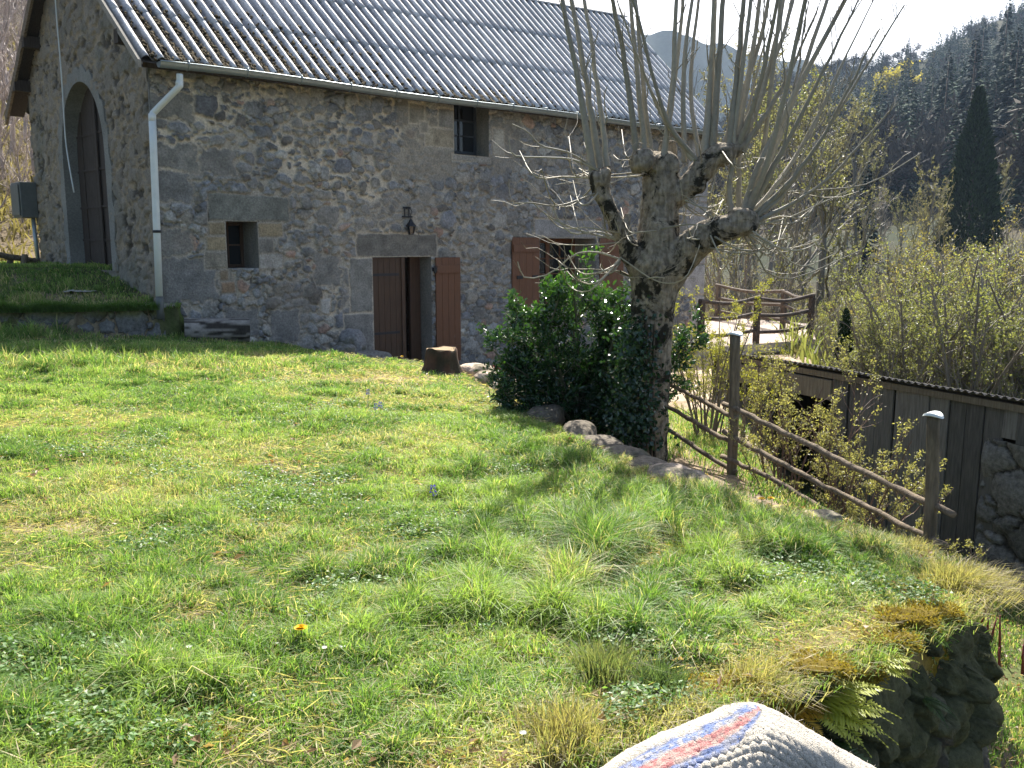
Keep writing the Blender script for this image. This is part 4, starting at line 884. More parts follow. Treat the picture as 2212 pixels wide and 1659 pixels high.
# small red and white toy at the wall foot
c = at(1078, 803, 14.6); c[2] = ground(c[0], c[1]); t = thing('toy', 'small red and white toy lying by the wall left of the holly', 'toy', tuple(c)); m = MB(); m.add(*rocksphere(c + A([-.06, 0, .06]), (.2, .14, .13), 5, 14, 10, .3)); part('body', m, M['red'], t); m = MB(); m.add(*rocksphere(c + A([.09, -.02, .05]), (.16, .1, .08), 6, 14, 10, .3)); part('front', m, M['pvc'], t)

# ------------------------------------------------------------------ terrace retaining wall
pl = np.concatenate([EDGE[5:], [[-.35, 1.35], [-1.2, 1.0]]]); sm = smoothline(np.c_[pl, pl[:, 0] * 0], 420)[:, :2]
ds = np.concatenate([[0], np.cumsum(np.linalg.norm(np.diff(sm, axis=0), axis=1))]); su = np.arange(0, ds[-1], .014); cx_ = np.interp(su, ds, sm[:, 0]); cy_ = np.interp(su, ds, sm[:, 1])
tx = np.gradient(cx_); ty = np.gradient(cy_); nl = np.hypot(tx, ty); nx, ny = -ty / nl, tx / nl
ker = np.ones(15) / 15; nx = np.convolve(np.pad(nx, 7, 'edge'), ker, 'valid'); ny = np.convolve(np.pad(ny, 7, 'edge'), ker, 'valid')
dz = np.arange(0, 1.75, .014); S_, D_ = np.meshgrid(su, dz, indexing='ij')
P3, R3 = seeds_for(-.2, ds[-1] + .2, -.1, 1.9, [.19, .13, .085, .055], 1.25, .76, 31, [60, 400, 1500, 2500]); ID, D1, D2 = stonefield(S_, D_, P3, R3, 1.25, 801)
r_ = np.random.default_rng(12); bump_ = sstep(.01, .15, D2 - D1) * (.72 + .28 * np.clip(1.15 - D1, 0, 1)); _r = np.random.default_rng(77); tilt = np.clip((S_ - P3[ID, 0] * 1.25) * _r.uniform(-.35, .35, len(P3))[ID] + (D_ - P3[ID, 1]) * _r.uniform(-.35, .35, len(P3))[ID], -.06, .06) * bump_
off = -.115 + tilt + .085 * bump_ + r_.uniform(-.03, .05, len(P3))[ID] * bump_ + .10 * (fbm(np.stack([S_ * 7, D_ * 7, S_ * 0], -1), 5, 811) - .5) + .05 * (fbm(np.stack([S_ * 24, D_ * 24, S_ * 0], -1), 3, 812) - .5) + .05 * sstep(.05, .3, D_) - .06 * sstep(.12, .0, D_)
zt = lawnz(cx_, cy_)[:, None] - .03 - D_
V = np.stack([cx_[:, None] + nx[:, None] * off, cy_[:, None] + ny[:, None] * off, zt], -1)
V[:, 0, :2] -= np.stack([nx, ny], -1) * .12; V[:, 0, 2] -= .03
cw = A([.15, .135, .11]) * r_.uniform(.7, 1.25, (len(P3), 1))[ID] * (1 + .7 * (fbm(np.stack([S_ * 8, D_ * 8, S_ * 0], -1), 4, 813)[..., None] - .5))
cw = lerp(A([.05, .045, .035]), cw, sstep(.0, .35, bump_)[..., None]); cw = cw * lerp(.55, 1.35, sstep(.3, .7, fbm(np.stack([S_ * 2.2, D_ * 2.2, S_ * 0 + 7], -1), 5, 817)))[..., None]; mo = sstep(.47, .58, fbm(np.stack([S_ * 3, D_ * 3, S_ * 0 + 3], -1), 4, 815) + .2 * sstep(.3, .0, D_))[..., None]
cw = lerp(cw, A([.075, .08, .03]), .8 * mo)
m = MB(); m.add(V, grid(len(su), len(dz))[:, ::-1], cw.reshape(-1, 3)); tag(part('retaining_wall', m, M['rock'], base=(1.5, 3, -2.8)), 'mossy dry stone retaining wall holding up the terrace', 'wall')
def wallpt(px, py):
    d = ray(px, py); Vf = V.reshape(-1, 3); t = Vf @ d / (d @ d); e = np.linalg.norm(Vf - t[:, None] * d, axis=1); e[t < .5] = 9
    k = np.flatnonzero(e < .03)
    return Vf[k[np.argmin(t[k])]] if len(k) else Vf[np.argmin(e)]
# moss cushions on the lip
for k, (px, py, s, lb) in enumerate([(1955, 1340, (.17, .12, .09), 'ochre moss cushion on the wall lip below the terrace corner'), (2015, 1325, (.15, .1, .08), 'ochre moss cushion in the recess beside the corner tuft'), (1835, 1450, (.16, .12, .10), 'ochre moss cushion above the middle fern'), (1580, 1490, (.24, .14, .05), 'flat orange moss patch at the lawn edge above the blanket'), (1900, 1385, (.18, .12, .07), 'ochre moss cushion between the two upper ferns'), (1740, 1440, (.2, .12, .06), 'yellowish moss patch on the lawn edge above the large fern'), (430, 1600, (.16, .1, .03), 'flat yellow moss patch in the near left lawn')]):
    c = ground_hit(px, py) + A([0, 0, -.005]); V2, F2 = rocksphere(c, A(s) * A([1.25, 1.2, .8]), 300 + k, 40, 14, .75); n = 1600
    f = rng.integers(0, len(V2), n); p = V2[f] + rng.normal(0, .006, (n, 3)); nr = unit(p - c + A([0, 0, .05]))
    m = MB(); m.add(V2, F2, A([.16, .12, .02])); VV, FF = leaves(p, nr + rng.normal(0, .5, (n, 3)), rng.uniform(.008, .016, n), .006, .2); m.add(VV, FF, np.repeat(lerp(A([.22, .17, .025]), A([.42, .34, .065]), rng.random((n, 1))), 4, 0))
    tag(part('moss_cushion', m, M['moss'], base=tuple(c)), lb, 'moss', 'moss cushions on the terrace edge')
# ferns rooted in the wall
def fern(px, py, spec, label, cg):
    b = wallpt(px, py); t = thing('fern', label, 'fern', tuple(b), 'ferns in the wall joints')
    for ang, L, el in spec:
        a = radians(ang); d = A([cos(a), sin(a), el]); n = 22; u_ = np.linspace(0, 1, n); P_ = b + np.outer(u_, d) * L + np.outer(u_ ** 2, A([0, 0, -.5])) * L
        m = MB(); m.add(*tubes(P_, np.linspace(.002, .0008, n), 4), c=A(cg) * .8)
        tan = unit(np.gradient(P_, axis=0)); sd_ = unit(np.cross(tan, A([0, 0, 1.0])))
        for s in (-1, 1):
            ln = L * .30 * np.sin(np.clip(u_ * 1.02 + .12, 0, 1) ** .75 * pi) ** .8 + .003; ax = sd_ * s + tan * .45 + A([0, 0, -.1]) + rng.normal(0, .06, (n, 3)); nr = unit(np.cross(sd_, tan)) * -1
            VV, FF = leaves(P_, ax, ln, L * .052, .12, nr + rng.normal(0, .1, (n, 3))); m.add(VV, FF, np.repeat(A(cg) * rng.uniform(.75, 1.25, (n, 1)), 4, 0))
        part('frond', m, M['leaf'], t, smooth=False)
YG, OG, GG = (.42, .46, .08), (.52, .34, .05), (.20, .32, .06)
fern(1775, 1528, [(-25, .22, .5), (-10, .25, .45), (0, .24, .7), (-40, .22, .3), (-55, .2, .2), (-20, .24, .2), (10, .2, .75), (-70, .17, .3)], 'largest yellow green fern in the wall beside the blanket', YG)
fern(1712, 1530, [(-20, .15, .5), (-5, .15, .6), (-60, .15, .4)], 'orange yellow fern just right of the blanket', OG)
fern(1885, 1422, [(-25, .15, .5), (-5, .16, .55), (-50, .13, .4), (10, .12, .6), (-15, .15, .2)], 'middle fern hanging under the moss cushions', YG)
fern(2012, 1378, [(-30, .11, .45), (-10, .12, .5), (-60, .11, .3), (5, .1, .4)], 'small bright fern in the recess below the corner', GG)
fern(1800, 1590, [(-30, .2, -.1), (-60, .2, -.25), (-10, .2, -.15), (-80, .17, -.2)], 'dark green fern in shade below the largest fern', (.06, .12, .03))
fern(2000, 1500, [(-30, .1, .1), (-5, .1, .1), (-60, .09, -.1)], 'small dim fern low on the wall face', (.06, .11, .03))
# rhubarb like red shoots in the lower garden
c = ground_hit(2190, 1420); t = thing('red_shoots', 'cluster of dark red plant shoots in the lower garden', 'plant', tuple(c))
for k in range(12):
    m = MB(); b = c + A([rng.normal(0, .16), rng.normal(0, .2), 0]); m.add(*tubes(A([b, b + A([rng.normal(0, .03), 0, rng.uniform(.12, .30)])]), A([.012, .005]), 6), c=A([.16, .03, .03])); part('stem', m, M['twig'], t)
# ------------------------------------------------------------------ rail fence in front of the shed
def rail_pts(spec, n=12, wob=.012):
    P_ = smoothline([at(*s) for s in spec], n); P_[:, 2] += wob * (rng.random(n) - .5); P_[:, 0] += wob * (rng.random(n) - .5); return P_
fb = at(1580, 1060, 6.2)
fence = thing('rail_fence', 'rustic pole fence with three rails and two capped round posts', 'fence', tuple(fb))
for (x, y, Y, x2, y2, r) in ((1588, 724, 6.2, 1578, 1080, .037), (2016, 900, 4.3, 2004, 1230, .031)):
    a, b = at(x2, y2, Y), at(x, y, Y); m = MB(); P_ = smoothline([a, lerp(a, b, .5) + A([.006, 0, 0]), b], 14); m.add(*tubes(P_, r * (1 + .10 * (rng.random(14) - .5)), 14)); po = part('post', m, M['post'], fence)
    m = MB(); n = 18; an = np.arange(n) * 2 * pi / n; rr = (r + .017) * (1 + .05 * rng.random(n)); top = b + A([0, 0, .004]); ring = np.stack([rr * np.cos(an), rr * np.sin(an), .008 * np.sin(an * 2)], -1)
    m.add(np.concatenate([top + ring, top + ring * A([.9, .9, 1]) + A([0, 0, .012])]), [A([[i, (i + 1) % n, n + (i + 1) % n, n + i] for i in range(n)]), np.arange(n)[None, ::-1], n + np.arange(n)[None]]); part('cap', m, M['pvc'], po, smooth=False)
for sp, r0, r1 in (([(1440, 828, 7.2), (1516, 865, 6.7), (1590, 905, 6.15)], .02, .024), ([(1420, 868, 7.2), (1470, 894, 6.85), (1590, 962, 6.15)], .021, .024), ([(1400, 898, 7.2), (1432, 920, 7.0), (1590, 1022, 6.15)], .02, .024),
                   ([(1564, 873, 6.28), (1700, 936, 5.6), (1850, 1012, 5.0), (2060, 1112, 4.15)], .026, .022), ([(1564, 932, 6.28), (1700, 1008, 5.6), (1850, 1084, 5.0), (2045, 1180, 4.15)], .025, .021), ([(1560, 985, 6.28), (1660, 1032, 5.75), (1800, 1112, 5.15), (1900, 1162, 4.75)], .024, .022)):
    n = 26; P_ = rail_pts(sp, n); m = MB(); m.add(*tubes(P_, np.linspace(r0, r1, n) * .76 * (1 + .22 * (rng.random(n) - .5)), 10)); part('rail', m, M['rail'], fence)
# far left fence
b0 = at(28, 640, 15.2); f2 = thing('rail_fence', 'short piece of wooden rail fence left of the house', 'fence', tuple(b0))
m = MB(); m.add(*tubes(rail_pts([(-40, 545, 14.8), (30, 556, 15.2), (84, 566, 15.6)], 10), np.full(10, .05), 8)); part('rail', m, M['rail'], f2)
for x in (22, 52):
    m = MB(); m.add(*tubes(A([at(x - 8, 640, 15.2), at(x + 2, 550, 15.2)]), A([.06, .05]), 8)); part('post', m, M['post'], f2)

# ------------------------------------------------------------------ wooden shed
def onz(px, py, z): d = ray(px, py); return d * (z / d[2])
SZ = -1.30
s0, s1 = onz(1592, 763, SZ), onz(2212, 866, SZ); sdv = unit(s1 - s0); Ls = np.linalg.norm(s1 - s0); snr = A([-sdv[1], sdv[0], 0]); snr = snr if snr @ (-s0) > 0 else -snr
def SH(a, o, z):
    a, o, z = np.broadcast_arrays(*[np.asarray(q, float) for q in (a, o, z)]); p = s0 + a[..., None] * sdv + o[..., None] * snr; p = p.copy(); p[..., 2] = z; return p
def sbox(a0, a1, o0, o1, z0, z1): return SH(A([a0, a1, a1, a0] * 2), A([o0, o0, o1, o1] * 2), A([z0] * 4 + [z1] * 4)), BOXF
def onshed(px, py): d = ray(px, py); q = d * ((s0 @ snr) / (d @ snr)); return (q - s0) @ sdv, q[2]
shed = thing('wooden_shed', 'low dark plank shed with corrugated roof in the lower garden', 'shed', tuple(SH(Ls / 2, 0, -2.9)))
LE = Ls + 1.6; aS, zS = onshed(2136, 945); aO, _ = onshed(1795, 850)
r_ = np.random.default_rng(5); m = MB(); a = aO + .02
while a < LE:
    w_ = r_.uniform(.13, .24); zb = -3.0 if a < aS else zS + r_.uniform(-.02, .03); c = lerp(A([.165, .156, .138]), A([.088, .083, .074]), r_.random()) * r_.uniform(.75, 1.2); o = r_.uniform(-.012, .012); l = r_.uniform(-.012, .012)
    q = SH(A([a, a + w_ - .008, a + w_ - .008 + l, a + l] * 1 + [a, a + w_ - .008, a + w_ - .008 + l, a + l]), A([o - .025] * 4 + [o] * 4), A([zb, zb, SZ - .06, SZ - .06] * 2)); m.add(q, BOXF, c); a += w_
part('plank_wall', m, M['plank'], shed, smooth=False, bevel=.003)
m = MB(); m.add(*sbox(-.35, aO + .02, -.05, .03, -1.64, -1.42), c=A([.19, .16, .115])); part('lintel_beam', m, M['plank'], shed, smooth=False, bevel=.01)
m = MB(); m.add(*sbox(-.5, LE, -.05, .035, SZ - .10, SZ - .035), c=A([.17, .145, .11])); part('eave_beam', m, M['plank'], shed, smooth=False, bevel=.006)
for a in (-.3, aO + .02, aO + .95):
    m = MB(); m.add(*sbox(a, a + .12, -.14, -.05 if a > 0 else .02, -3.0, SZ - .1), c=A([.13, .11, .085])); part('post', m, M['plank'], shed, smooth=False, bevel=.008)
m = MB(); hd = 2.2
for q in ([SH(A([-.5, LE, LE, -.5]), -hd, A([-3, -3, -1.7, -1.7]))], [SH(A([LE] * 4), A([0, -hd, -hd, 0]), A([-3, -3, -1.7, SZ - .1]))], [SH(A([-.45] * 4), A([0, -hd, -hd, 0]), A([-3, -3, -1.7, SZ - .1]))]): m.add(q[0], A([[0, 1, 2, 3]]), A([.06, .05, .04]))
part('back_wall', m, M['plank'], shed, smooth=False)
per = .076; nr_ = int((LE + .7) / per * 6); a = -.6 + np.arange(nr_) * per / 6; o = np.linspace(.13, -2.5, 5); Aq, Oq = np.meshgrid(a, o, indexing='ij'); Zq = SZ + .03 - (.13 - Oq) * .26 + .012 * np.cos(Aq / per * 2 * pi) + .02 * (n2(Aq, Oq, .7, 2, 95) - .5)
m = MB(); m.add(SH(Aq, Oq, Zq), grid(nr_, 5), A([.1, .1, .1])); part('corrugated_roof', m, M['tinroof'], shed).modifiers.new('thick', 'SOLIDIFY').thickness = .006
# stone base at the near end
ga = np.arange(aS - .03, LE, .02); gz_ = np.arange(-3.1, zS, .02); Aq, Zq = np.meshgrid(ga, gz_, indexing='ij'); P4, R4 = seeds_for(ga[0] - .1, LE, -3.2, zS + .1, [.2, .15, .1, .06], 1.3, .85, 41, [30, 100, 300, 400]); ID, D1, D2 = stonefield(Aq, Zq, P4, R4, 1.3, 841)
b_ = np.sqrt(np.clip(1.2 - D1, 0, 1)) * sstep(.02, .2, D2 - D1); c = lerp(A([.04, .036, .03]), A([.15, .145, .13]) * r_.uniform(.7, 1.3, (len(P4), 1))[ID], sstep(0, .3, b_)[..., None])
m = MB(); m.add(SH(Aq, -.03 + .07 * b_, Zq), grid(len(ga), len(gz_))[:, ::-1], c.reshape(-1, 3)); part('stone_base', m, M['rock'], shed)

# ------------------------------------------------------------------ deck at the far house end
DZ = -2.1
def dk(px, py): return onz(px, py, DZ)
dL, dA, dB, dC, dD = dk(1500, 754), dk(1640, 743), dk(1765, 733), dk(1690, 716), dk(1551, 690)
poly = A([dL, dB, dB + (dD - dL) * .55, dD + A([.4, .6, 0]), dD + A([-1.5, .5, 0])]); n = len(poly); dz_ = A([0, 0, .22])
deck = thing('terrace_deck', 'raised concrete deck with pale pink floor at the far end of the house', 'deck', tuple(dA - A([0, 0, 1.4])))
m = MB(); m.add(np.concatenate([poly, poly - dz_]), [A([[n + i, n + (i + 1) % n, (i + 1) % n, i] for i in range(n)]), np.arange(n)[None], n + np.arange(n)[None, ::-1]]); part('slab', m, M['concrete'], deck, smooth=False, bevel=.015)
m = MB(); m.add(poly * A([1, 1, 0]) + A([0, 0, DZ + .004]), np.arange(n)[None]); part('floor_surface', m, M['tilefloor'], deck, smooth=False)
ed = unit(dB - dL); en = A([-ed[1], ed[0], 0])
m = MB(); q = [dL + en * .25, dB - ed * .45 + en * .25]; V = np.concatenate([A(q) - dz_, A(q) - A([0, 0, 2.6])]); m.add(V, A([[0, 2, 3, 1]])); part('support_wall', m, M['concrete'], deck, smooth=False)
m = MB(); m.add(*box(dB - ed * .2 + en * .2 - A([0, 0, 1.5]), (.3, .3, 2.56), math.atan2(ed[1], ed[0]))); part('pillar', m, M['concrete'], deck, smooth=False, bevel=.01)
rl_ = thing('deck_railing', 'dark weathered wooden railing with bowed rails round the deck', 'railing', tuple(dA))
M['railwood'] = stuffmat('dark railing wood', (.085, .065, .05), .85, .2, .4, 9, .5, 30, dark=((.2, .17, .14), 4, .5))
dE = dk(1520, 753)
posts = {'A': dA + en * .1, 'B': dB + en * .12 - ed * .1, 'C': dC, 'D': dD + A([0, .1, 0]), 'L': dE + en * .1}
for kk, p in posts.items():
    m = MB(); m.add(*box(p + A([0, 0, .5]), (.115, .115, 1.02), .7)); part('post', m, M['railwood'], rl_, smooth=False, bevel=.012)
for a, b in (('L', 'A'), ('A', 'B'), ('B', 'C'), ('D', 'C')):
    for h, sg in ((.99, .10), (.62, .06), (.25, .04)):
        p, q = posts[a] + A([0, 0, h]), posts[b] + A([0, 0, h + (.02 if h > .9 else 0.05)]); mid = (p + q) / 2 - A([0, 0, sg]); m = MB(); m.add(*tubes(smoothline([p - (q - p) * .04, mid, q + (q - p) * .04], 16), np.full(16, .042), 8)); part('rail', m, M['railwood'], rl_)

# ------------------------------------------------------------------ knitted blanket in the foreground
SIL = [(1150, 1760), (1250, 1710), (1310, 1662), (1368, 1624), (1430, 1592), (1500, 1566), (1565, 1536), (1605, 1521), (1640, 1523), (1690, 1544), (1745, 1575), (1810, 1616), (1890, 1662), (1990, 1720), (2080, 1770)]
nu, nv = 420, 260; ridge = smoothline([at(x + 6, y + 17, 1.0) for x, y in SIL], nu)
sv = np.linspace(-.22, .46, nv)                              # arc length across: negative behind the ridge, positive towards the viewer
uu = np.linspace(0, 1, nu)
th_f = 1.32 + .14 * np.sin(uu * 21) ; flat_w = .075 * np.interp(uu, [0, .25, .5, .56, .75, 1], [1.15, 1.1, .8, .6, .25, .3])
U_, V_ = np.meshgrid(uu, sv, indexing='ij')
fr_ = V_ - 0
ang_ = np.where(V_ < 0, -.35 - 1.0 * sstep(0, -.12, V_), .18 + (th_f[:, None] - .18) * sstep(flat_w[:, None] * .55, flat_w[:, None] * 1.7, V_))
dv = sv[1] - sv[0]; i0 = np.argmin(np.abs(sv)); ca, sa = np.cos(ang_) * dv, np.sin(ang_) * dv
Hh = np.cumsum(ca, 1); Dd = np.cumsum(sa, 1); Hh -= Hh[:, i0:i0 + 1]; Dd -= Dd[:, i0:i0 + 1]
tw = unit(A([.0, -1.0, 0])); fold = .012 * np.sin(U_ * 34 + 3 * V_) * sstep(.06, .3, V_)
Pq = ridge[:, None, :] + Hh[..., None] * tw + Dd[..., None] * A([0, 0, -1.0]) + fold[..., None] * A([.3, -1, 0])
su_ = np.concatenate([[0], np.cumsum(np.linalg.norm(np.diff(ridge, axis=0), axis=1))])[:, None] + 0 * V_
nrm = unit(np.cross(np.gradient(Pq, axis=0), np.gradient(Pq, axis=1))); nrm *= np.sign((nrm @ A([0, -.5, 1.0]))[..., None] + 1e-9)
vv = V_ + .0035 * np.abs(np.sin(su_ / .010 * pi)); row = np.floor(vv / .0095); knit = np.abs(np.sin(su_ / .010 * pi + row * pi / 2)) ** .7 * np.abs(np.sin(vv / .0095 * pi)) * (.55 + .9 * n2(su_, V_, 38, 2, 96)); coarse = sstep(.03, .09, V_)
jit = n2(su_, V_, 60, 2, 97)
Pq = Pq + nrm * ((.0012 + .0052 * coarse) * knit * (0.6 + .8 * jit) + .006 * (n2(su_, V_, 9, 3, 99) - .5) + .003 * (jit - .5))[..., None]
c0 = np.interp(uu, [0, .15, .30, .45, .53, .56], [.042, .038, .033, .024, .010, .0])[:, None]; sw = np.interp(uu, [0, .3, .5, .56], [.022, .020, .012, .003])[:, None]
cream = A([.82, .74, .60]); blue, red = A([.10, .20, .52]), A([.62, .10, .11]); k_ = (V_ - c0) / np.maximum(sw, .001) + .25 * (jit - .5)
on = (uu < .555)[:, None]
def band(a, b): return (sstep(a - .06, a + .06, k_) * sstep(b + .06, b - .06, k_) * on)[..., None]
cc = cream * (1 + .2 * (jit[..., None] - .5)) + 0 * k_[..., None]
hth = sstep(.35, .6, n2(su_, V_, 170, 2, 98))[..., None]
cc = lerp(cc, blue * 1.5, band(-1.5, -.65) * (.25 + .55 * hth)); cc = lerp(cc, red * 1.1, band(-.6, .55) * (.32 + .45 * hth)); cc = lerp(cc, blue, band(.6, 1.55) * (.5 + .4 * hth))
m = MB(); m.add(Pq, grid(nu, nv), cc.reshape(-1, 3)); bl = part('knitted_blanket', m, M['wool'], base=tuple(ridge[nu // 2] - A([0, 0, .4])))
tag(bl, 'cream knitted wool blanket with blue and red stripes in the foreground', 'blanket'); bl.modifiers.new('thick', 'SOLIDIFY').thickness = .006
# loose wool fibres along the edge
n = 2600; i = rng.integers(0, nu, n); j = rng.integers(max(i0 - 30, 0), i0 + 120, n); p = Pq[i, j]; d = unit(nrm[i, j] + rng.normal(0, .7, (n, 3))); L_ = rng.uniform(.003, .011, n)[:, None]
Pt = np.stack([p, p + d * L_ * .6, p + d * L_ + rng.normal(0, .003, (n, 3))], 1); m = MB(); m.add(*tubes(Pt, np.full((n, 3), .0003), 3, False), c=cream); part('fuzz', m, M['wool'], bl)
# ------------------------------------------------------------------ bark of the pollard
def barkmat():
    m, nt, out = newmat('patchy pollard bark'); L = nt.links.new; tc = N_(nt, 'TexCoord')
    n1 = N_(nt, 'TexNoise'); n1.inputs['Scale'].default_value = 5; n1.inputs['Detail'].default_value = 7; n1.inputs['Roughness'].default_value = .7; n1.inputs['Distortion'].default_value = .4
    n2_ = N_(nt, 'TexNoise'); n2_.inputs['Scale'].default_value = 26; n2_.inputs['Detail'].default_value = 6
    mp = N_(nt, 'Mapping'); mp.inputs['Scale'].default_value = (1, 1, .22); L(tc.outputs['Object'], mp.inputs[0]); wv = N_(nt, 'TexNoise'); wv.inputs['Scale'].default_value = 40; wv.inputs['Detail'].default_value = 5; L(mp.outputs[0], wv.inputs[0])
    for n in (n1, n2_): L(tc.outputs['Object'], n.inputs['Vector'])
    r1 = N_(nt, 'ValToRGB'); r1.color_ramp.elements[0].position = .50; r1.color_ramp.elements[1].position = .56; L(n1.outputs['Fac'], r1.inputs[0])
    r2 = N_(nt, 'ValToRGB'); e = r2.color_ramp.elements; e[0].position = .3; e[0].color = (.19, .16, .115, 1); e[1].position = .7; e[1].color = (.39, .335, .25, 1); L(n2_.outputs['Fac'], r2.inputs[0])
    mx = N_(nt, 'Mix', data_type='RGBA'); L(r1.outputs[0], mx.inputs['Factor']); L(r2.outputs[0], mx.inputs['A']); mx.inputs['B'].default_value = (.034, .031, .022, 1)
    mr = N_(nt, 'MapRange'); mr.inputs['From Min'].default_value = .35; mr.inputs['From Max'].default_value = .6; mr.inputs['To Min'].default_value = .55; L(wv.outputs['Fac'], mr.inputs[0])
    vm = N_(nt, 'VectorMath', operation='SCALE'); L(mx.outputs['Result'], vm.inputs[0]); L(mr.outputs[0], vm.inputs['Scale'])
    p = N_(nt, 'BsdfPrincipled'); p.inputs['Roughness'].default_value = .95; p.inputs['Specular IOR Level'].default_value = .15; L(vm.outputs[0], p.inputs['Base Color'])
    b = N_(nt, 'Bump'); b.inputs['Strength'].default_value = .8; b.inputs['Distance'].default_value = .03
    ad = N_(nt, 'Math', operation='ADD'); L(wv.outputs['Fac'], ad.inputs[0]); L(n2_.outputs['Fac'], ad.inputs[1]); L(ad.outputs[0], b.inputs['Height']); L(b.outputs[0], p.inputs['Normal'])
    L(p.outputs[0], out.inputs['Surface']); return m
M['bark'] = barkmat()
TY = 6.6
tb = at(1395, 1010, TY); tb[2] = ground(tb[0], tb[1])
tree = thing('pollard_tree', 'old pollarded tree with patchy bark and bare upright shoots', 'tree', tuple(tb))
def limb(spec, n=24):
    """spec: (x, y, radius in photo pixels, depth offset)"""
    Pp = smoothline([at(x, y, TY + d) for x, y, r, d in spec], n); R = np.interp(np.linspace(0, len(spec) - 1, n), np.arange(len(spec)), [r / FU * TY for x, y, r, d in spec]); return Pp, R
m = MB()
for sp in ([(1393, 1030, 56, 0), (1396, 985, 47, 0), (1401, 900, 42, 0), (1406, 800, 43, 0), (1409, 700, 45, 0), (1412, 640, 50, 0), (1416, 585, 56, 0), (1420, 530, 48, 0), (1424, 470, 40, .02), (1426, 410, 38, .02), (1428, 362, 34, .02), (1432, 345, 26, .02)],
           [(1400, 600, 34, -.02), (1368, 548, 24, -.06), (1340, 500, 17, -.08), (1322, 462, 16, -.08), (1304, 425, 17, -.08), (1295, 396, 20, -.08), (1294, 376, 17, -.08)],
           [(1430, 440, 26, .03), (1466, 420, 24, .0), (1500, 388, 25, -.02), (1530, 352, 27, -.03), (1552, 336, 24, -.03), (1580, 326, 20, -.02), (1594, 310, 16, 0)],
           [(1432, 600, 44, 0), (1466, 562, 38, -.05), (1504, 524, 34, -.12), (1545, 500, 30, -.16), (1580, 490, 27, -.2), (1602, 478, 25, -.2)],
           [(1436, 372, 22, .12), (1441, 330, 21, .16), (1443, 304, 18, .16)], [(1386, 372, 20, -.1), (1384, 350, 22, -.12), (1388, 338, 17, -.12)], [(1340, 505, 15, -.08), (1352, 478, 8, -.06), (1356, 462, 6, -.05)]):
    Pp, R = limb(sp); R = R * (1 + .22 * (fbm(Pp * 6, 3, 3) - .5)); m.add(*tubes(Pp, R, 18))
for (x, y, r, d) in ((1296, 385, 23, -.08), (1560, 333, 27, -.03), (1592, 312, 20, 0), (1604, 478, 30, -.2), (1388, 345, 24, -.12), (1500, 395, 26, -.02), (1360, 545, 22, -.06), (1428, 360, 36, .02), (1345, 500, 17, -.09)):
    rr = r / FU * TY * 2; m.add(*rocksphere(at(x, y, TY + d), (rr, rr, rr * .95), int(x), 18, 12, .5))
trk = part('trunk', m, M['bark'], tree)
md = trk.modifiers.new('remesh', 'REMESH'); md.mode = 'VOXEL'; md.voxel_size = .012; md.use_smooth_shade = True
for nm, sc2, st_2 in (('lumps', .13, .03), ('grain', .03, .014)):
    tx_ = bpy.data.textures.new(nm, 'CLOUDS'); tx_.noise_scale = sc2; tx_.noise_depth = 3; md = trk.modifiers.new(nm, 'DISPLACE'); md.texture = tx_; md.strength = st_2; md.mid_level = .5; md.texture_coords = 'LOCAL'
# shoots
SH_ = [(1283, 388, 1250, 200, 1210, -20, 7.5, -.1), (1297, 375, 1268, 200, 1232, -20, 7.5, 0), (1312, 360, 1290, 200, 1260, -20, 6, .1), (1378, 348, 1345, 150, 1316, -40, 6.5, -.2), (1394, 344, 1375, 170, 1354, -60, 6, -.1), (1406, 341, 1398, 150, 1368, -60, 5.5, .1), (1430, 358, 1447, 180, 1463, -50, 6.5, -.1),
       (1497, 345, 1420, 235, 1328, -10, 5.5, -.2), (1503, 345, 1445, 240, 1362, -20, 5, -.3), (1522, 340, 1530, 150, 1546, -80, 8, .1), (1537, 335, 1550, 150, 1567, -80, 7.5, .0), (1574, 315, 1590, 150, 1614, -80, 7, -.1), (1590, 308, 1622, 150, 1652, -80, 6.5, .2), (1602, 318, 1660, 150, 1703, -60, 6.5, .1), (1602, 328, 1700, 180, 1765, 20, 6, -.1),
       (1600, 470, 1650, 330, 1835, -20, 7.5, -.2), (1612, 465, 1690, 300, 1855, 0, 7.5, -.4), (1618, 478, 1715, 390, 1955, 10, 6.5, -.3), (1600, 460, 1640, 360, 1690, -30, 6.5, .0), (1580, 470, 1575, 370, 1628, -50, 6.5, -.1), (1440, 308, 1452, 190, 1482, -60, 5.5, .2), (1478, 350, 1490, 150, 1503, -60, 5.5, .1), 
       (1620, 480, 1760, 330, 1900, 60, 6, -.5), (1612, 490, 1780, 400, 1940, 220, 5, -.5), (1560, 325, 1640, 100, 1668, -60, 5.5, .3), (1585, 320, 1680, 100, 1725, -60, 5.5, .4), (1606, 470, 1700, 260, 1800, -40, 6.5, .2), (1512, 350, 1500, 180, 1516, -60, 5, .4), (1595, 460, 1612, 300, 1660, 60, 6, .4), (1622, 470, 1740, 300, 1830, 120, 5, .5), (1610, 468, 1670, 300, 1745, -30, 6.5, -.5), (1614, 474, 1720, 330, 1890, -10, 5.5, .3), (1598, 312, 1640, 190, 1690, -50, 5.5, -.4),]
S1 = []; R1 = []
for x0, y0, xm, ym, x1, y1, r, d in SH_:
    k_ = 18; bow = A([rng.normal(0, .02), 0, 0]); q3 = [at(x0, y0, TY - .05 * (d < 0)), at(xm, ym, TY + d * .5) + bow, at(x1, y1, TY + d)]
    if y1 < -15: q3.append(q3[2] + (q3[2] - q3[1]) * rng.uniform(.5, .9) + A([0, 0, .05]))
    S1.append(smoothline(q3, k_)); R1.append(np.linspace(r * 1.12, r * (.30 if y1 < -15 else .22), k_) / FU * TY)
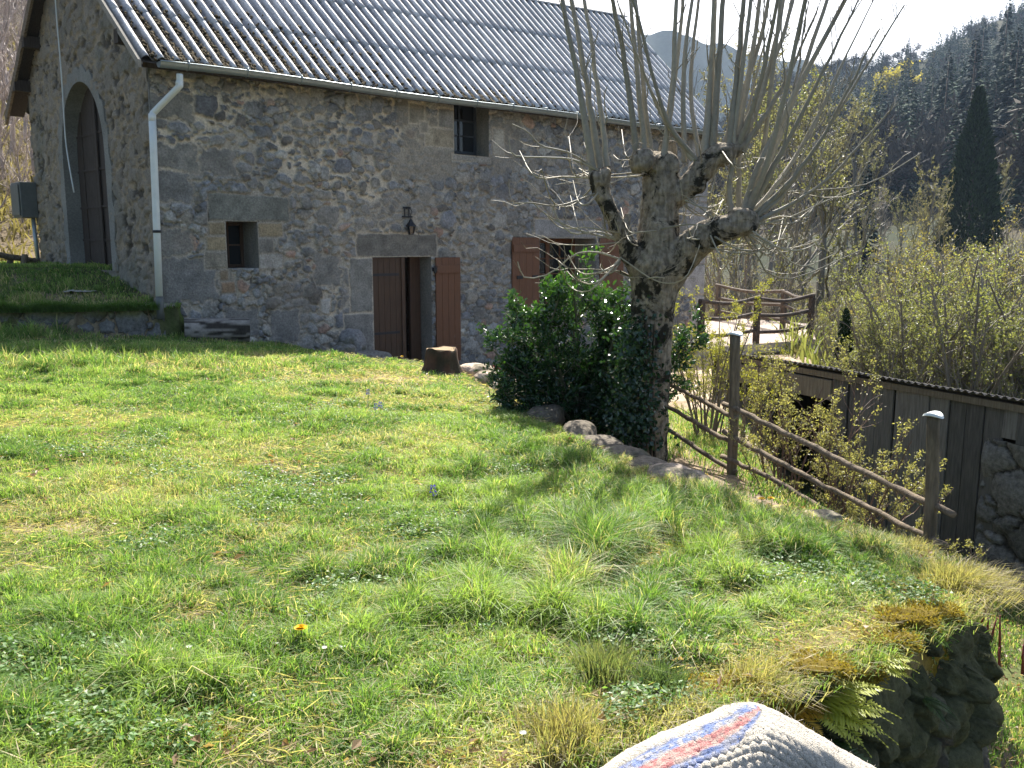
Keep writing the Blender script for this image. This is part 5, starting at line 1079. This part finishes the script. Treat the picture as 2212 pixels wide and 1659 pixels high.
S1 = A(S1); R1 = A(R1); S1[:, 1:] += rng.normal(0, .003, S1[:, 1:].shape)
S2, R2_ = grow(S1, R1, 6, .17, .9, 6, .45, .15, .30, .22, .0028)
S3, R3_ = grow(S2[rng.random(len(S2)) < .7], R2_[:1].repeat(len(S2), 0)[:0] if False else R2_[rng.random(len(S2)) < 2][:int((np.ones(len(S2))).sum())], 1, .4, .6, 4, .3, .3, .6, .2, .0016) if False else grow(S2, R2_, 1, .45, .6, 4, .3, .3, .6, .2, .0016)
rs = A([q[4] > 1680 for q in SH_]); S4, R4_ = grow(S1[rs], R1[rs], 2, .5, .38, 9, .35, .25, .5, .10, .0035); S5, R5_ = grow(S4, R4_, 4, .3, .7, 5, .4, .2, .5, .2, .002)
# low curling twigs round the knobs
kn = [(1295, 385, -.08), (1388, 342, -.12), (1555, 330, -.03), (1604, 478, -.2), (1350, 500, -.08), (1420, 470, -.1), (1480, 410, -.1), (1530, 510, -.2), (1340, 560, -.1)]
Q = []
for k in range(60):
    x, y, d = kn[rng.integers(0, len(kn))]; sgn = -1 if x < 1420 else 1
    if rng.random() < .2: sgn = -sgn
    Lx = rng.uniform(40, 190) * sgn; dr = rng.uniform(-10, 70); up = rng.uniform(-20, 60)
    Q.append(smoothline([at(x, y + rng.uniform(-15, 40), TY + d), at(x + Lx * .45, y + dr, TY + d + rng.normal(0, .25)), at(x + Lx * .8, y + dr * .9, TY + d + rng.normal(0, .35)), at(x + Lx, y + dr - up - 20, TY + d + rng.normal(0, .4))], 12))
Q = A(Q); RQ = np.linspace(1, .5, 12)[None] * rng.uniform(.0035, .008, (len(Q), 1))
for sp in ([(1293, 368), (1230, 330), (1170, 315), (1140, 285), (1106, 268)], [(1300, 372), (1240, 345), (1180, 340), (1110, 335), (1100, 300)], [(1345, 520), (1260, 500), (1190, 470), (1140, 428)], [(1345, 520), (1290, 500), (1240, 505), (1210, 480), (1190, 440)], [(1340, 560), (1290, 545), (1240, 550), (1190, 590), (1135, 600), (1118, 565)], [(1610, 490), (1690, 475), (1760, 445), (1840, 405), (1880, 340)], [(1605, 485), (1680, 420), (1780, 410), (1880, 395), (1990, 330)], [(1605, 500), (1660, 520), (1700, 560), (1740, 575), (1800, 550)], [(1600, 500), (1640, 560), (1660, 590), (1720, 600), (1860, 540)]):
    n_ = 12; p_ = smoothline([at(x, y, TY - .1) for x, y in sp], n_); Q = np.concatenate([Q, p_[None]]); RQ = np.concatenate([RQ, np.linspace(.008, .004, n_)[None]])
Q2, RQ2 = grow(Q, RQ, 2, .35, .7, 5, .3, .3, .6, .25, .0018)
m = MB(); cs = A([.26, .24, .185])
def tw_add(m, P_, R_, k, c, v=.25):
    V, F = tubes(P_, R_, k, False); cc = np.repeat(A(c)[None] * rng.uniform(1 - v, 1 + v, (len(P_), 1)), P_.shape[1] * k, 0); m.add(V, F, cc)
tw_add(m, S1, R1, 9, cs, .15); tw_add(m, S2, R2_, 5, cs * .95); tw_add(m, S3, R3_, 4, cs * .8); tw_add(m, S4, R4_, 6, cs * .95); tw_add(m, S5, R5_, 4, cs * .9); tw_add(m, Q, RQ, 6, A([.30, .27, .19])); tw_add(m, Q2, RQ2, 4, A([.26, .23, .16]))
part('crown', m, M['twig'], tree)
# ivy climbing the trunk
def ivy_pts(n):
    z = rng.beta(1.1, 1.8, n); y = lerp(975, 640, z); x = 1382 + rng.normal(0, 1, n) * 34 * (1 - .35 * z); return A([at(a, b, TY - .17 - abs(rng.normal(0, .05)) + .0016 * abs(a - 1400)) for a, b in zip(x, y)])
iv = thing('ivy', 'dark ivy climbing the lower trunk of the pollarded tree', 'ivy', tuple(tb + A([0, -.2, 0])))
p = np.concatenate([ivy_pts(800), A([at(1362 + rng.normal(0, 22), rng.uniform(700, 950), TY - .2 + rng.normal(0, .07)) for k in range(1500)])]); n = len(p); dd = rand_unit(n) + A([0, -.4, -.4]); V, F = leaves(p, dd, rng.uniform(.025, .05, n), rng.uniform(.022, .042, n), .15, unit(rand_unit(n) + A([0, -1.0, .5])))
m = MB(); m.add(V, F, np.repeat(A([.022, .05, .022]) * rng.uniform(.6, 1.7, (n, 1)), 4, 0)); part('foliage', m, M['holly'], iv, smooth=False)
m = MB(); tw_add(m, A([smoothline([at(1385 + 8 * k, 1000, TY - .16), at(1375 + 9 * k, 850, TY - .17), at(1390 + 6 * k, 700, TY - .16)], 8) for k in range(5)]), np.full((5, 8), .008), 5, A([.12, .09, .06])); part('stem', m, M['twig'], iv)

# ------------------------------------------------------------------ holly
hb = at(1245, 935, 7.3); hb[2] = ground(hb[0], hb[1])
hol = thing('holly_bush', 'glossy dark green holly bush left of the pollarded tree', 'bush', tuple(hb))
def hat(x, y, d=0): return at(x, 935 + (y - 920) * .95, 7.2 + d)
stems = [[(1245, 920), (1246, 800), (1243, 690), (1236, 600), (1232, 535)], [(1245, 915), (1190, 850), (1120, 790), (1060, 725)], [(1248, 905), (1210, 800), (1165, 710), (1120, 645)], [(1250, 905), (1300, 800), (1335, 700), (1345, 625)], [(1250, 910), (1330, 860), (1390, 800), (1420, 730)],
         [(1245, 900), (1200, 780), (1185, 690), (1185, 610)], [(1250, 900), (1290, 770), (1300, 680), (1295, 600)], [(1245, 910), (1170, 880), (1110, 850), (1075, 800)], [(1250, 910), (1340, 900), (1400, 870), (1440, 800)], [(1250, 915), (1330, 900), (1420, 800), (1500, 700)], [(1248, 918), (1190, 905), (1140, 890), (1100, 860)], [(1248, 915), (1300, 900), (1340, 880), (1350, 820)], [(1246, 912), (1220, 880), (1150, 800), (1090, 760)], [(1250, 915), (1310, 860), (1345, 780), (1350, 690)], [(1252, 915), (1340, 900), (1380, 840), (1385, 760)], [(1248, 915), (1280, 830), (1310, 760), (1320, 660)], [(1248, 915), (1215, 830), (1140, 740), (1085, 700)], [(1248, 900), (1270, 840), (1330, 760), (1375, 680)]]
HS = []
for q in stems:
    for rep in range(2):
        d = rng.normal(0, .28); n = len(q); HS.append(smoothline([hat(x + rng.normal(0, 7) * i, y, d * i / n) for i, (x, y) in enumerate(q)], 10))
HS = A(HS); HR = np.linspace(.016, .004, 10)[None].repeat(len(HS), 0)
H2, HR2 = grow(HS, HR, 15, .30, .9, 5, .12, .04, .6, .2, .002); H3, HR3 = grow(H2, HR2, 3, .55, .7, 4, .2, .2, .6, .2, .0015)
m = MB(); tw_add(m, HS, HR, 6, A([.10, .10, .06])); tw_add(m, H2, HR2, 4, A([.09, .10, .05])); tw_add(m, H3, HR3, 3, A([.09, .12, .04])); part('branches', m, M['twig'], hol)
def hollyleaves(p, ax, L):
    """spiny leaf with a folded blade: nine vertices"""
    N = len(p); ax = unit(ax); nr = unit(rand_unit(N) + A([0, -.3, .9])); sd_ = unit(np.cross(ax, nr)); up = np.cross(sd_, ax); L = L[:, None]
    prof = [(0, 0, 0), (.22, .20, .05), (.36, .13, .02), (.52, .25, .07), (.68, .14, .02), (.82, .17, .06), (1, 0, -.06)]
    def P_(t, s, h): return p + ax * L * t + sd_ * L * s + up * L * h
    V = [P_(t, 0, -.05 * math.sin(t * 3)) for t in (0, .36, .68, 1)] + [P_(t, s, h) for t, s, h in prof[1:-1]] + [P_(t, -s, h) for t, s, h in prof[1:-1]]
    V = np.stack(V, 1).reshape(-1, 3); i = np.arange(N)[:, None] * 14
    tri = A([[0, 1, 4], [4, 1, 5], [5, 1, 6], [6, 1, 2], [6, 2, 7], [7, 2, 8], [8, 2, 3], [0, 9, 1], [9, 10, 1], [10, 11, 1], [11, 2, 1], [11, 12, 2], [12, 13, 2], [13, 3, 2]])
    return V, np.concatenate([i + t[None] for t in tri])
p, t_ = along(H3, 22000, .1); p2, t2 = along(H2, 10000, .2); p = np.concatenate([p, p2]) + rng.normal(0, .02, (32000, 3)); t_ = np.concatenate([t_, t2]); n = len(p)
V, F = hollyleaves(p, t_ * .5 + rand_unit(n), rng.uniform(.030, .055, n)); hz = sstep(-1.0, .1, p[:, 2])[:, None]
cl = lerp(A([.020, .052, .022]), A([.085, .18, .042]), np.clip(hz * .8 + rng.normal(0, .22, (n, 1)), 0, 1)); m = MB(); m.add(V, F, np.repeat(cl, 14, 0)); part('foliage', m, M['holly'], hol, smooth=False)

# ------------------------------------------------------------------ shrubs
def shrub(name, base, Hh, Wd, nst, nlf, lsize, c0, c1, label, cat='shrub', group=None, twc=(.16, .13, .09), mat=None, lean=(0, 0), clump=0, lw=.6, up=.35, lev=(7, 4), stemr=.01, wob=.2):
    base = A(base, float); t = thing(name, label, cat, tuple(base), group)
    a = rng.uniform(0, 2 * pi, nst); r = np.sqrt(rng.random(nst)); P_ = []
    for k in range(nst):
        e = A([cos(a[k]) * r[k] * Wd / 2 + lean[0], sin(a[k]) * r[k] * Wd / 2 + lean[1], Hh * rng.uniform(.65, 1) * (1 - .25 * r[k] ** 2)]); s0_ = A([cos(a[k]), sin(a[k]), 0]) * r[k] * Wd * .12
        P_.append(smoothline([base + s0_, base + s0_ + e * A([.35, .35, .5]) + rng.normal(0, .04 * Wd, 3), base + e], 9))
    P_ = A(P_); R_ = np.linspace(stemr, stemr * .3, 9)[None].repeat(nst, 0)
    B2, BR2 = grow(P_, R_, lev[0], .38, .75, 5, up, .2, .6, wob, stemr * .12); B3, BR3 = grow(B2, BR2, lev[1], .5, .7, 4, up * .6, .2, .7, wob, stemr * .1)
    m = MB(); tw_add(m, P_, R_, 5, twc); tw_add(m, B2, BR2, 3, twc); tw_add(m, B3, BR3, 3, A(twc) * 1.15); part('branches', m, M['twig'], t)
    if nlf:
        p, tg_ = along(B3, nlf, .15)
        if clump: p = np.repeat(p[:nlf // clump], clump, 0) + rng.normal(0, lsize * .6, (nlf // clump * clump, 3)); tg_ = np.repeat(tg_[:nlf // clump], clump, 0)
        n = len(p); V, F = leaves(p, tg_ * .4 + rand_unit(n), rng.uniform(.6, 1.3, n) * lsize, rng.uniform(.6, 1.2, n) * lsize * lw, .2)
        m = MB(); m.add(V, F, np.repeat(lerp(A(c0), A(c1), rng.random((n, 1))) * rng.uniform(.7, 1.25, (n, 1)), 4, 0)); part('foliage', m, mat or M['leaf'], t, smooth=False)
    return t
def gz3(x, y, Y, dz=0): c = at(x, y, Y); c[2] = ground(c[0], c[1]) + dz; return c
YL0, YL1 = (.20, .23, .05), (.38, .37, .09)
shrub('budding_shrub', gz3(1530, 900, 7.9), 1.5, 1.25, 16, 9000, .017, YL0, YL1, 'fine yellow green budding shrub right of the pollarded tree', clump=4)
shrub('budding_shrub', gz3(1610, 900, 8.3), 1.0, .9, 10, 4200, .016, YL0, YL1, 'low yellow green shrub behind the left fence post', clump=4)
OL0, OL1 = (.17, .175, .08), (.38, .37, .19)
for (x, y, Y), H_, W_, ns_, nl_, lb in (((1810, 1040, 5.9), 1.5, 1.4, 15, 7200, 'olive brown leafy bush behind the middle of the fence'), ((1940, 1080, 5.5), 1.15, 1.0, 11, 4600, 'olive brown leafy bush just left of the right fence post'), ((1690, 980, 6.6), 1.3, .8, 8, 2600, 'tall thin olive bush just right of the left fence post'), ((2070, 1150, 5.3), .8, .75, 9, 2600, 'small olive bush right of the right fence post')):
    shrub('barberry_bush', gz3(x, y, Y), H_, W_, ns_, nl_, .019, OL0, OL1, lb, clump=5, twc=(.13, .08, .06), up=.5)
def bank(x, Y, zb): c = at(x, 800, Y); c[2] = zb; return c
G_ = 'budding bushes on the slope beyond the shed'
BUD = [('sparse green', (.15, .17, .08), (.27, .29, .15)), ('olive', (.16, .15, .07), (.30, .27, .13)), ('bright lime', (.15, .18, .08), (.27, .30, .14)), ('grey green', (.16, .155, .10), (.27, .26, .17))]
protos = []
for k, (nm, c0, c1) in enumerate(BUD):
    protos.append(shrub('budding_bush', (0, 0, 0), 4.2, 4.4, 22, (9500, 6500, 9500, 2600)[k], .055, c0, c1, 'x', 'bush', G_, twc=(.19, .165, .13), clump=3, lev=(9, 5), stemr=.045, wob=.24))
LABB = {0: 'budding bush covered in sparse pale green leaves beyond the shed', 1: 'budding bush with olive brown leaves beyond the shed', 2: 'budding bush with bright lime leaves beyond the shed', 3: 'budding bush with grey green leaves beyond the shed'}
spots = [(1935, 13.5, 0, .60), (1985, 15.5, 0, .8), (2010, 14.0, 2, .78), (2120, 13.0, 0, .85), (2230, 13.5, 2, .85), (1905, 25, 0, .85), (2000, 19, 1, .95), (2090, 18, 2, .95), (2200, 18, 1, 1.1), (1790, 29, 0, 1.0), (1880, 25, 0, 1.1), (2010, 27, 3, 1.3), (2130, 25, 1, 1.2), (2250, 24, 0, 1.3), (1600, 27, 3, 1.15), (1680, 29, 3, 1.25), (1790, 33, 3, 1.3), (1920, 36, 3, 1.5), (2050, 36, 0, 1.5), (2180, 35, 3, 1.6), (1560, 34, 3, 1.3), (2260, 45, 3, 1.9), (1860, 30, 2, .9), (2120, 30, 2, 1.1), (1950, 31, 2, 1.0), (1840, 21, 0, .7), (1880, 17.5, 3, .62), (1930, 21, 2, .8), (1800, 26, 2, .75), (1720, 33, 0, .95), (1660, 36, 1, 1.05), (1610, 32, 0, .9), (1985, 24, 1, .9), (2080, 29, 3, 1.15), (1770, 38, 0, 1.2), (1900, 42, 3, 1.4), (2020, 45, 1, 1.5), (2160, 46, 3, 1.6)]
used = set()
def put(proto, pos, rz, s, label, sz=None):
    r = proto
    if r.name in used: r = copy_tree(proto)
    used.add(proto.name); r.location = pos; r.rotation_euler = (0, 0, rz); r.scale = (s, s, sz or s); r['label'] = label; return r
def slope_z(x, y):
    r = math.hypot(x, y); a = math.atan2(x, y)
    return float(ground(x, y)) if r < 24 else float(lerp(ground(x, y), farz(a, r), min(1, (r - 24) / 8)))
for x, Y, k, s in spots:
    c = at(x, 700, Y); z = slope_z(c[0], c[1]); put(protos[k], (c[0], c[1], z - .1), rng.uniform(0, 6.3), s, LABB[k], s * rng.uniform(.85, 1.1))

# ------------------------------------------------------------------ bare trees
def baretree(name, Hh, label, cat, group, c, seedw=.2, trunk=.12, lev=(16, 8, 6), spread=.8, up=.35, buds=None):
    t = thing(name, label, cat, (0, 0, 0), group)
    P0 = smoothline([A([0, 0, -.3]), A([rng.normal(0, .1), rng.normal(0, .1), Hh * .35]), A([rng.normal(0, .3), rng.normal(0, .3), Hh * .7]), A([rng.normal(0, .4), rng.normal(0, .4), Hh])], 12)[None]; R0 = (np.linspace(trunk, trunk * .15, 12))[None]
    A1, B1 = grow(P0, R0, lev[0], .48, spread, 7, up, .22, .6, seedw, .008); A2, B2 = grow(A1, B1, lev[1], .42, .7, 5, up * .7, .15, .6, seedw, .0055); A3, B3 = grow(A2, B2, lev[2], .45, .7, 4, up * .5, .15, .7, seedw, .004)
    m = MB(); tw_add(m, P0, R0, 8, A(c) * .8); part('trunk', m, M['twig'], t)
    m = MB(); tw_add(m, A1, B1, 5, A(c)); tw_add(m, A2, B2, 3, A(c) * 1.1); tw_add(m, A3, B3, 3, A(c) * 1.2)
    if buds is not None:
        p, tg_ = along(A3, 1900, .2); n = len(p); V, F = leaves(p, rand_unit(n), .08, .05, .2); m.add(V, F, np.repeat(A(buds) * rng.uniform(.7, 1.3, (n, 1)), 4, 0))
    part('crown', m, M['leaf'] if buds is not None else M['twig'], t); return t
G_ = 'bare trees on the valley floor behind the deck'
BT = [baretree('bare_tree', 8, 'x', 'tree', G_, c, buds=b, lev=l) for c, b, l in (((.20, .19, .15), (.19, .20, .12), (14, 7, 5)), ((.21, .19, .15), None, (14, 7, 6)), ((.18, .175, .12), (.22, .26, .11), (14, 7, 5)), ((.22, .205, .17), (.20, .195, .14), (14, 7, 5)))]
LT = {0: 'greyish tree in first pale buds on the valley floor', 1: 'brownish leafless tree on the valley floor behind the deck', 2: 'tree just coming into pale green leaf on the valley floor', 3: 'pale brown budding tree on the valley floor behind the deck'}
for x, Y, k, s in [(1620, 30, 0, 1.05), (1700, 34, 1, 1.2), (1770, 31, 0, 1.25), (1850, 40, 1, .9), (1560, 38, 3, 1.15), (1640, 44, 2, 1.3), (1730, 48, 3, 1.5), (2220, 40, 1, .7), (2215, 60, 1, .9), (1500, 46, 1, 1.4), (1590, 60, 3, 1.9), (1680, 66, 1, 2.0), (1770, 70, 3, 1.9), (1860, 72, 1, 1.2), (1940, 75, 0, .9), (1450, 55, 3, 1.6), (2000, 62, 3, 1.0), (2000, 28, 0, .7), (1660, 85, 3, 2.0), (1740, 95, 1, 2.1), (1820, 88, 3, 2.0), (1900, 92, 1, 1.2), (1970, 90, 3, .9), (2050, 95, 1, .9), (2150, 90, 3, 1.0), (2230, 92, 1, 1.0), (2010, 52, 3, 1.0), (2240, 52, 3, .8), (1840, 60, 0, 1.5), (1600, 100, 1, 2.3), (1520, 80, 3, 2.0)]:
    c = at(x, 600, Y); put(BT[k], (c[0], c[1], slope_z(c[0], c[1]) - .2), rng.uniform(0, 6.3), s, LT[k], s * rng.uniform(.9, 1.15))
BL = baretree('bare_tree', 6, 'x', 'tree', 'bare trees on the slope left of the house', (.30, .25, .22), .2, .09, (20, 8, 6))
for x, Y, s in [(-20, 19, .45), (30, 20, .4), (-60, 19, .5), (70, 24, .55), (5, 24, .6), (50, 28, .7), (-30, 28, .8), (15, 33, .9), (75, 40, .9), (-5, 50, 1.2), (60, 55, 1.2), (10, 70, 1.5), (-40, 70, 1.6), (80, 75, 1.5), (45, 90, 1.8), (-40, 22, .8), (20, 26, .9), (60, 32, 1.1), (-90, 30, 1.1), (-10, 40, 1.2), (45, 46, 1.3), (-70, 50, 1.5), (30, 60, 1.7)]:
    c = at(x, 300, Y); r = math.hypot(c[0], c[1]); put(BL, (c[0], c[1], float(farz(math.atan2(c[0], c[1]), r)) - .2), rng.uniform(0, 6.3), s, 'bare pale branched tree on the slope left of the house')

# ------------------------------------------------------------------ conifers
def conifer_mesh(Hh, Rr, N, c, droop=.35, shard=.30, power=.9, wide=.30):
    h = rng.random(N) ** 1.25; h = h[np.argsort(h)]; a = rng.uniform(0, 2 * pi, N); rmax = Rr * (1 - h) ** power * rng.uniform(.75, 1.12, N) + .04 * Rr
    d = np.stack([np.cos(a), np.sin(a), np.full(N, -droop) + rng.normal(0, .12, N)], -1); L = rmax * rng.uniform(.45, .8, N); st_ = rmax - L
    p = np.stack([np.cos(a) * st_, np.sin(a) * st_, h * Hh * .97 + .03 * Hh], -1)
    V, F = leaves(p, d, L, wide * Rr * (1.1 - .7 * h) * rng.uniform(.6, 1.2, N), -.12, unit(np.stack([-np.cos(a) * .1, -np.sin(a) * .1, np.ones(N)], -1) + rng.normal(0, .25, (N, 3)))); C = np.repeat(A(c) * rng.uniform(.75, 1.3, (N, 1)), 4, 0)
    return V, F, C
def conifer(name, Hh, Rr, N, c, label, group, **kw):
    t = thing(name, label, 'tree', (0, 0, 0), group); m = MB(); m.add(*tubes(A([[0, 0, -.5], [0, 0, Hh * .9]]), A([Hh * .018, Hh * .004]), 6), c=A([.08, .06, .045])); part('trunk', m, M['twig'], t)
    m = MB(); m.add(*conifer_mesh(Hh, Rr, N, c, **kw)); part('crown', m, M['needle'], t, smooth=False); return t
# the tall dark cypress in mid distance
cy = thing('tall_conifer', 'tall dark green cone shaped conifer standing alone before the wooded hill', 'tree', (0, 0, 0))
Hc = 13.5; m = MB(); m.add(*tubes(A([[0, 0, -.5], [0, 0, Hc * .95]]), A([.25, .04]), 8), c=A([.08, .06, .045])); part('trunk', m, M['twig'], cy)
n = 17000; h = rng.random(n) ** 1.1; a = rng.uniform(0, 2 * pi, n); rr = 3.0 * np.clip(1 - h, 0, 1) ** .85 * (.72 + .55 * vnoise(np.stack([np.cos(a) * 2.6, np.sin(a) * 2.6, h * 14], -1), 5)) * (1 - .25 * sstep(.14, .0, h)); q = np.sqrt(rng.uniform(.45, 1, n)); p = np.stack([rr * q * np.cos(a), rr * q * np.sin(a), h * Hc], -1)
V, F = leaves(p, np.stack([np.cos(a) * .6, np.sin(a) * .6, np.ones(n)], -1) + rng.normal(0, .35, (n, 3)), rng.uniform(.25, .55, n), rng.uniform(.1, .2, n), .2); m = MB(); m.add(V, F, np.repeat(A([.030, .052, .020]) * rng.uniform(.5, 1.7, (n, 1)), 4, 0)); part('crown', m, M['needle'], cy, smooth=False)
c = at(2094, 480, 78); cy.location = (c[0], c[1], -1.0 if True else 0); zt_ = at(2100, 196, 78)[2]; cy.scale = (1, 1, (zt_ + 1.0) / Hc)
c = at(1818, 850, 15); jn = conifer('small_conifer', 1.15, .26, 1500, (.025, .05, .022), 'small dark upright juniper behind the shed roof', None, droop=-.9, power=.55); jn.location = (c[0], c[1], at(1818, 795, 15)[2] - .35); jn.scale = (1, 1, 1.2)
G_ = 'conifers standing out in the hillside forest'
CF = [conifer('forest_conifer', 15, 3.4, 520, col, 'x', G_) for col in ((.022, .044, .032), (.030, .056, .036), (.016, .034, .028))]
LC = ['dark green conifer standing out of the forest on the right hillside', 'mid green conifer standing out of the forest on the right hillside', 'blackish conifer standing out of the forest on the right hillside']
def hillpt(x, y, r0=70, r1=500):
    """pixel to the hillside"""
    d = ray(x, y); r = np.linspace(r0, r1, 900); hd = math.hypot(d[0], d[1]); q = d[None] * (r / hd)[:, None]; z = farz(np.full(900, math.atan2(d[0], d[1])), r); i = np.argmax(z > q[:, 2]); return A([q[i, 0], q[i, 1], z[i]])
for k in range(46):
    x = rng.uniform(1880, 2260); y = rng.uniform(240, 420) if k < 30 else rng.uniform(110, 260)
    c = hillpt(x, y); s = rng.uniform(.8, 1.35) * (1.15 if k < 30 else .5); i = int(rng.integers(0, 3)); put(CF[i], tuple(c - A([0, 0, .5])), rng.uniform(0, 6.3), s, LC[i], s * rng.uniform(1, 1.35))
# the forest itself
def proto_np(kind):
    if kind == 0: return conifer_mesh(15, 3.2, 190, (.024, .052, .026), wide=.40)
    n = 170; d = rand_unit(n); d[:, 2] = np.abs(d[:, 2]) * 1.1 - .25; p = d * A([3.6, 3.6, 4.5]) * (rng.random((n, 1)) ** .4) + A([0, 0, 6.5]); V, F = leaves(p, rand_unit(n) + A([0, 0, .8]), rng.uniform(1.2, 2.4, n), rng.uniform(.25, .6, n), .2); return V, F, np.repeat(A([.09, .078, .062]) * rng.uniform(.6, 1.4, (n, 1)), 4, 0)
PR = [proto_np(0) for k in range(4)] + [proto_np(1) for k in range(3)]
m = MB(); cnt = 0
for k in range(4600):
    a = rng.uniform(.2, .70); r = rng.uniform(120 ** 1.5, 540 ** 1.5) ** (1 / 1.5)
    if r < 150 and a < .5: continue
    z = float(farz(a, r)); x, y = r * sin(a), r * cos(a); dec = float(n2(x, y, .018, 3, 901)); low_ = sstep(230, 120, r)
    j = int(rng.integers(0, 4)) if rng.random() > (.04 + .35 * sstep(.56, .64, dec) + .6 * low_ + .35 * sstep(.40, .28, a)) * lerp(1, .35, float(sstep(.38, .46, a))) else int(rng.integers(4, 7))
    V, F, C = PR[j]; s = rng.uniform(.6, 1.25) * lerp(1, .5, float(sstep(150, 420, r))); th_ = rng.uniform(0, 6.3); Vr = V @ A([[cos(th_), sin(th_), 0], [-sin(th_), cos(th_), 0], [0, 0, 1]]) * s * A([1, 1, rng.uniform(.85, 1.25)])
    tint = rng.uniform(.7, 1.4) * (A([1.9, 1.8, .55]) if (j > 3 and rng.random() < .06) else A([1, 1, 1])); m.add(Vr + A([x, y, z - .5]), F, C * tint)
tag(part('forest', m, M['needle'], smooth=False), 'dark conifer forest mixed with bare trees covering the hillside', kind='stuff')
# undergrowth on the near slope
x = rng.uniform(-6, 26, 60000); y = rng.uniform(11, 60, 60000); k = (sdist(x, y, POLY) < -.5) & (x > .20 * y + 2.2) & (x < .72 * y + 3); x, y = x[k], y[k]; N = len(x); r = np.hypot(x, y); z = np.where(r < 24, ground(x, y), lerp(ground(x, y), farz(np.arctan2(x, y), r), np.clip((r - 24) / 8, 0, 1)))
cc = lerp(A([.16, .13, .09]), A([.20, .23, .08]), rng.random((N, 1))); V, F, C = blades(np.stack([x, y, z], -1), rng.uniform(.25, 1.1, N), .03 + .0008 * y, lean2(N, .35), cc * .8, cc); m = MB(); m.add(V, F, C)
tag(part('undergrowth', m, M['grass'], smooth=False), 'rough dry undergrowth on the slope beyond the shed', kind='stuff')
x = rng.uniform(-26, -8, 26000); y = rng.uniform(16, 44, 26000); k = (x < -.46 * y) & (x > -.72 * y); x, y = x[k], y[k]; N = len(x); r = np.hypot(x, y); z = np.where(r < 21, ground(x, y), farz(np.arctan2(x, y), r))
cc = lerp(A([.13, .10, .065]), A([.24, .19, .12]), rng.random((N, 1))); V, F, C = blades(np.stack([x, y, z], -1), rng.uniform(.1, .6, N), .03 + .0008 * y, lean2(N, .5), cc * .8, cc); m = MB(); m.add(V, F, C)
tag(part('dry_scrub', m, M['grass'], smooth=False), 'dry brown scrub on the slope left of the house', kind='stuff')
# yellow green tree and pale roofed house far off
c = hillpt(1935, 235); yt = shrub('lime_tree', tuple(c), 13, 14, 22, 3500, .9, (.28, .25, .05), (.42, .38, .10), 'yellow green tree glowing among dark conifers on the hillside', 'tree', clump=3, stemr=.15)
c = at(2005, 432, 150); hs = thing('far_house', 'small far house with pale grey roof beside the tall conifer', 'house', tuple(c)); g_ = 2.6
m = MB(); m.add(*box(c + A([0, 0, .2]), (4.6, 3, 2.4), .5), c=A([.34, .28, .22])); part('wall', m, M['dressed'], hs, smooth=False)
R_ = A([[cos(.5), -sin(.5), 0], [sin(.5), cos(.5), 0], [0, 0, 1]]); q = A([[-2.5, -1.8, 1.3], [2.5, -1.8, 1.3], [2.5, 0, 2.9], [-2.5, 0, 2.9], [-2.5, 1.8, 1.3], [2.5, 1.8, 1.3]]) @ R_.T + c; m = MB(); m.add(q, A([[0, 1, 2, 3], [3, 2, 5, 4]])); part('roof', m, M['ptile'], hs, smooth=False)
# ------------------------------------------------------------------ valley haze
m, nt_h, out_h = newmat('valley haze')
pv = nt_h.nodes.new('ShaderNodeVolumePrincipled'); pv.inputs['Color'].default_value = (.50, .68, .95, 1); pv.inputs['Density'].default_value = .00018; pv.inputs['Anisotropy'].default_value = .2
nt_h.links.new(pv.outputs[0], out_h.inputs['Volume'])
mb = MB(); mb.add(*box((40, 400, 60), (1500, 940, 290))); hz_ = part('haze', mb, m, smooth=False); tag(hz_, 'thin blue haze over the valley', kind='stuff')
sc.cycles.volume_bounces = 0
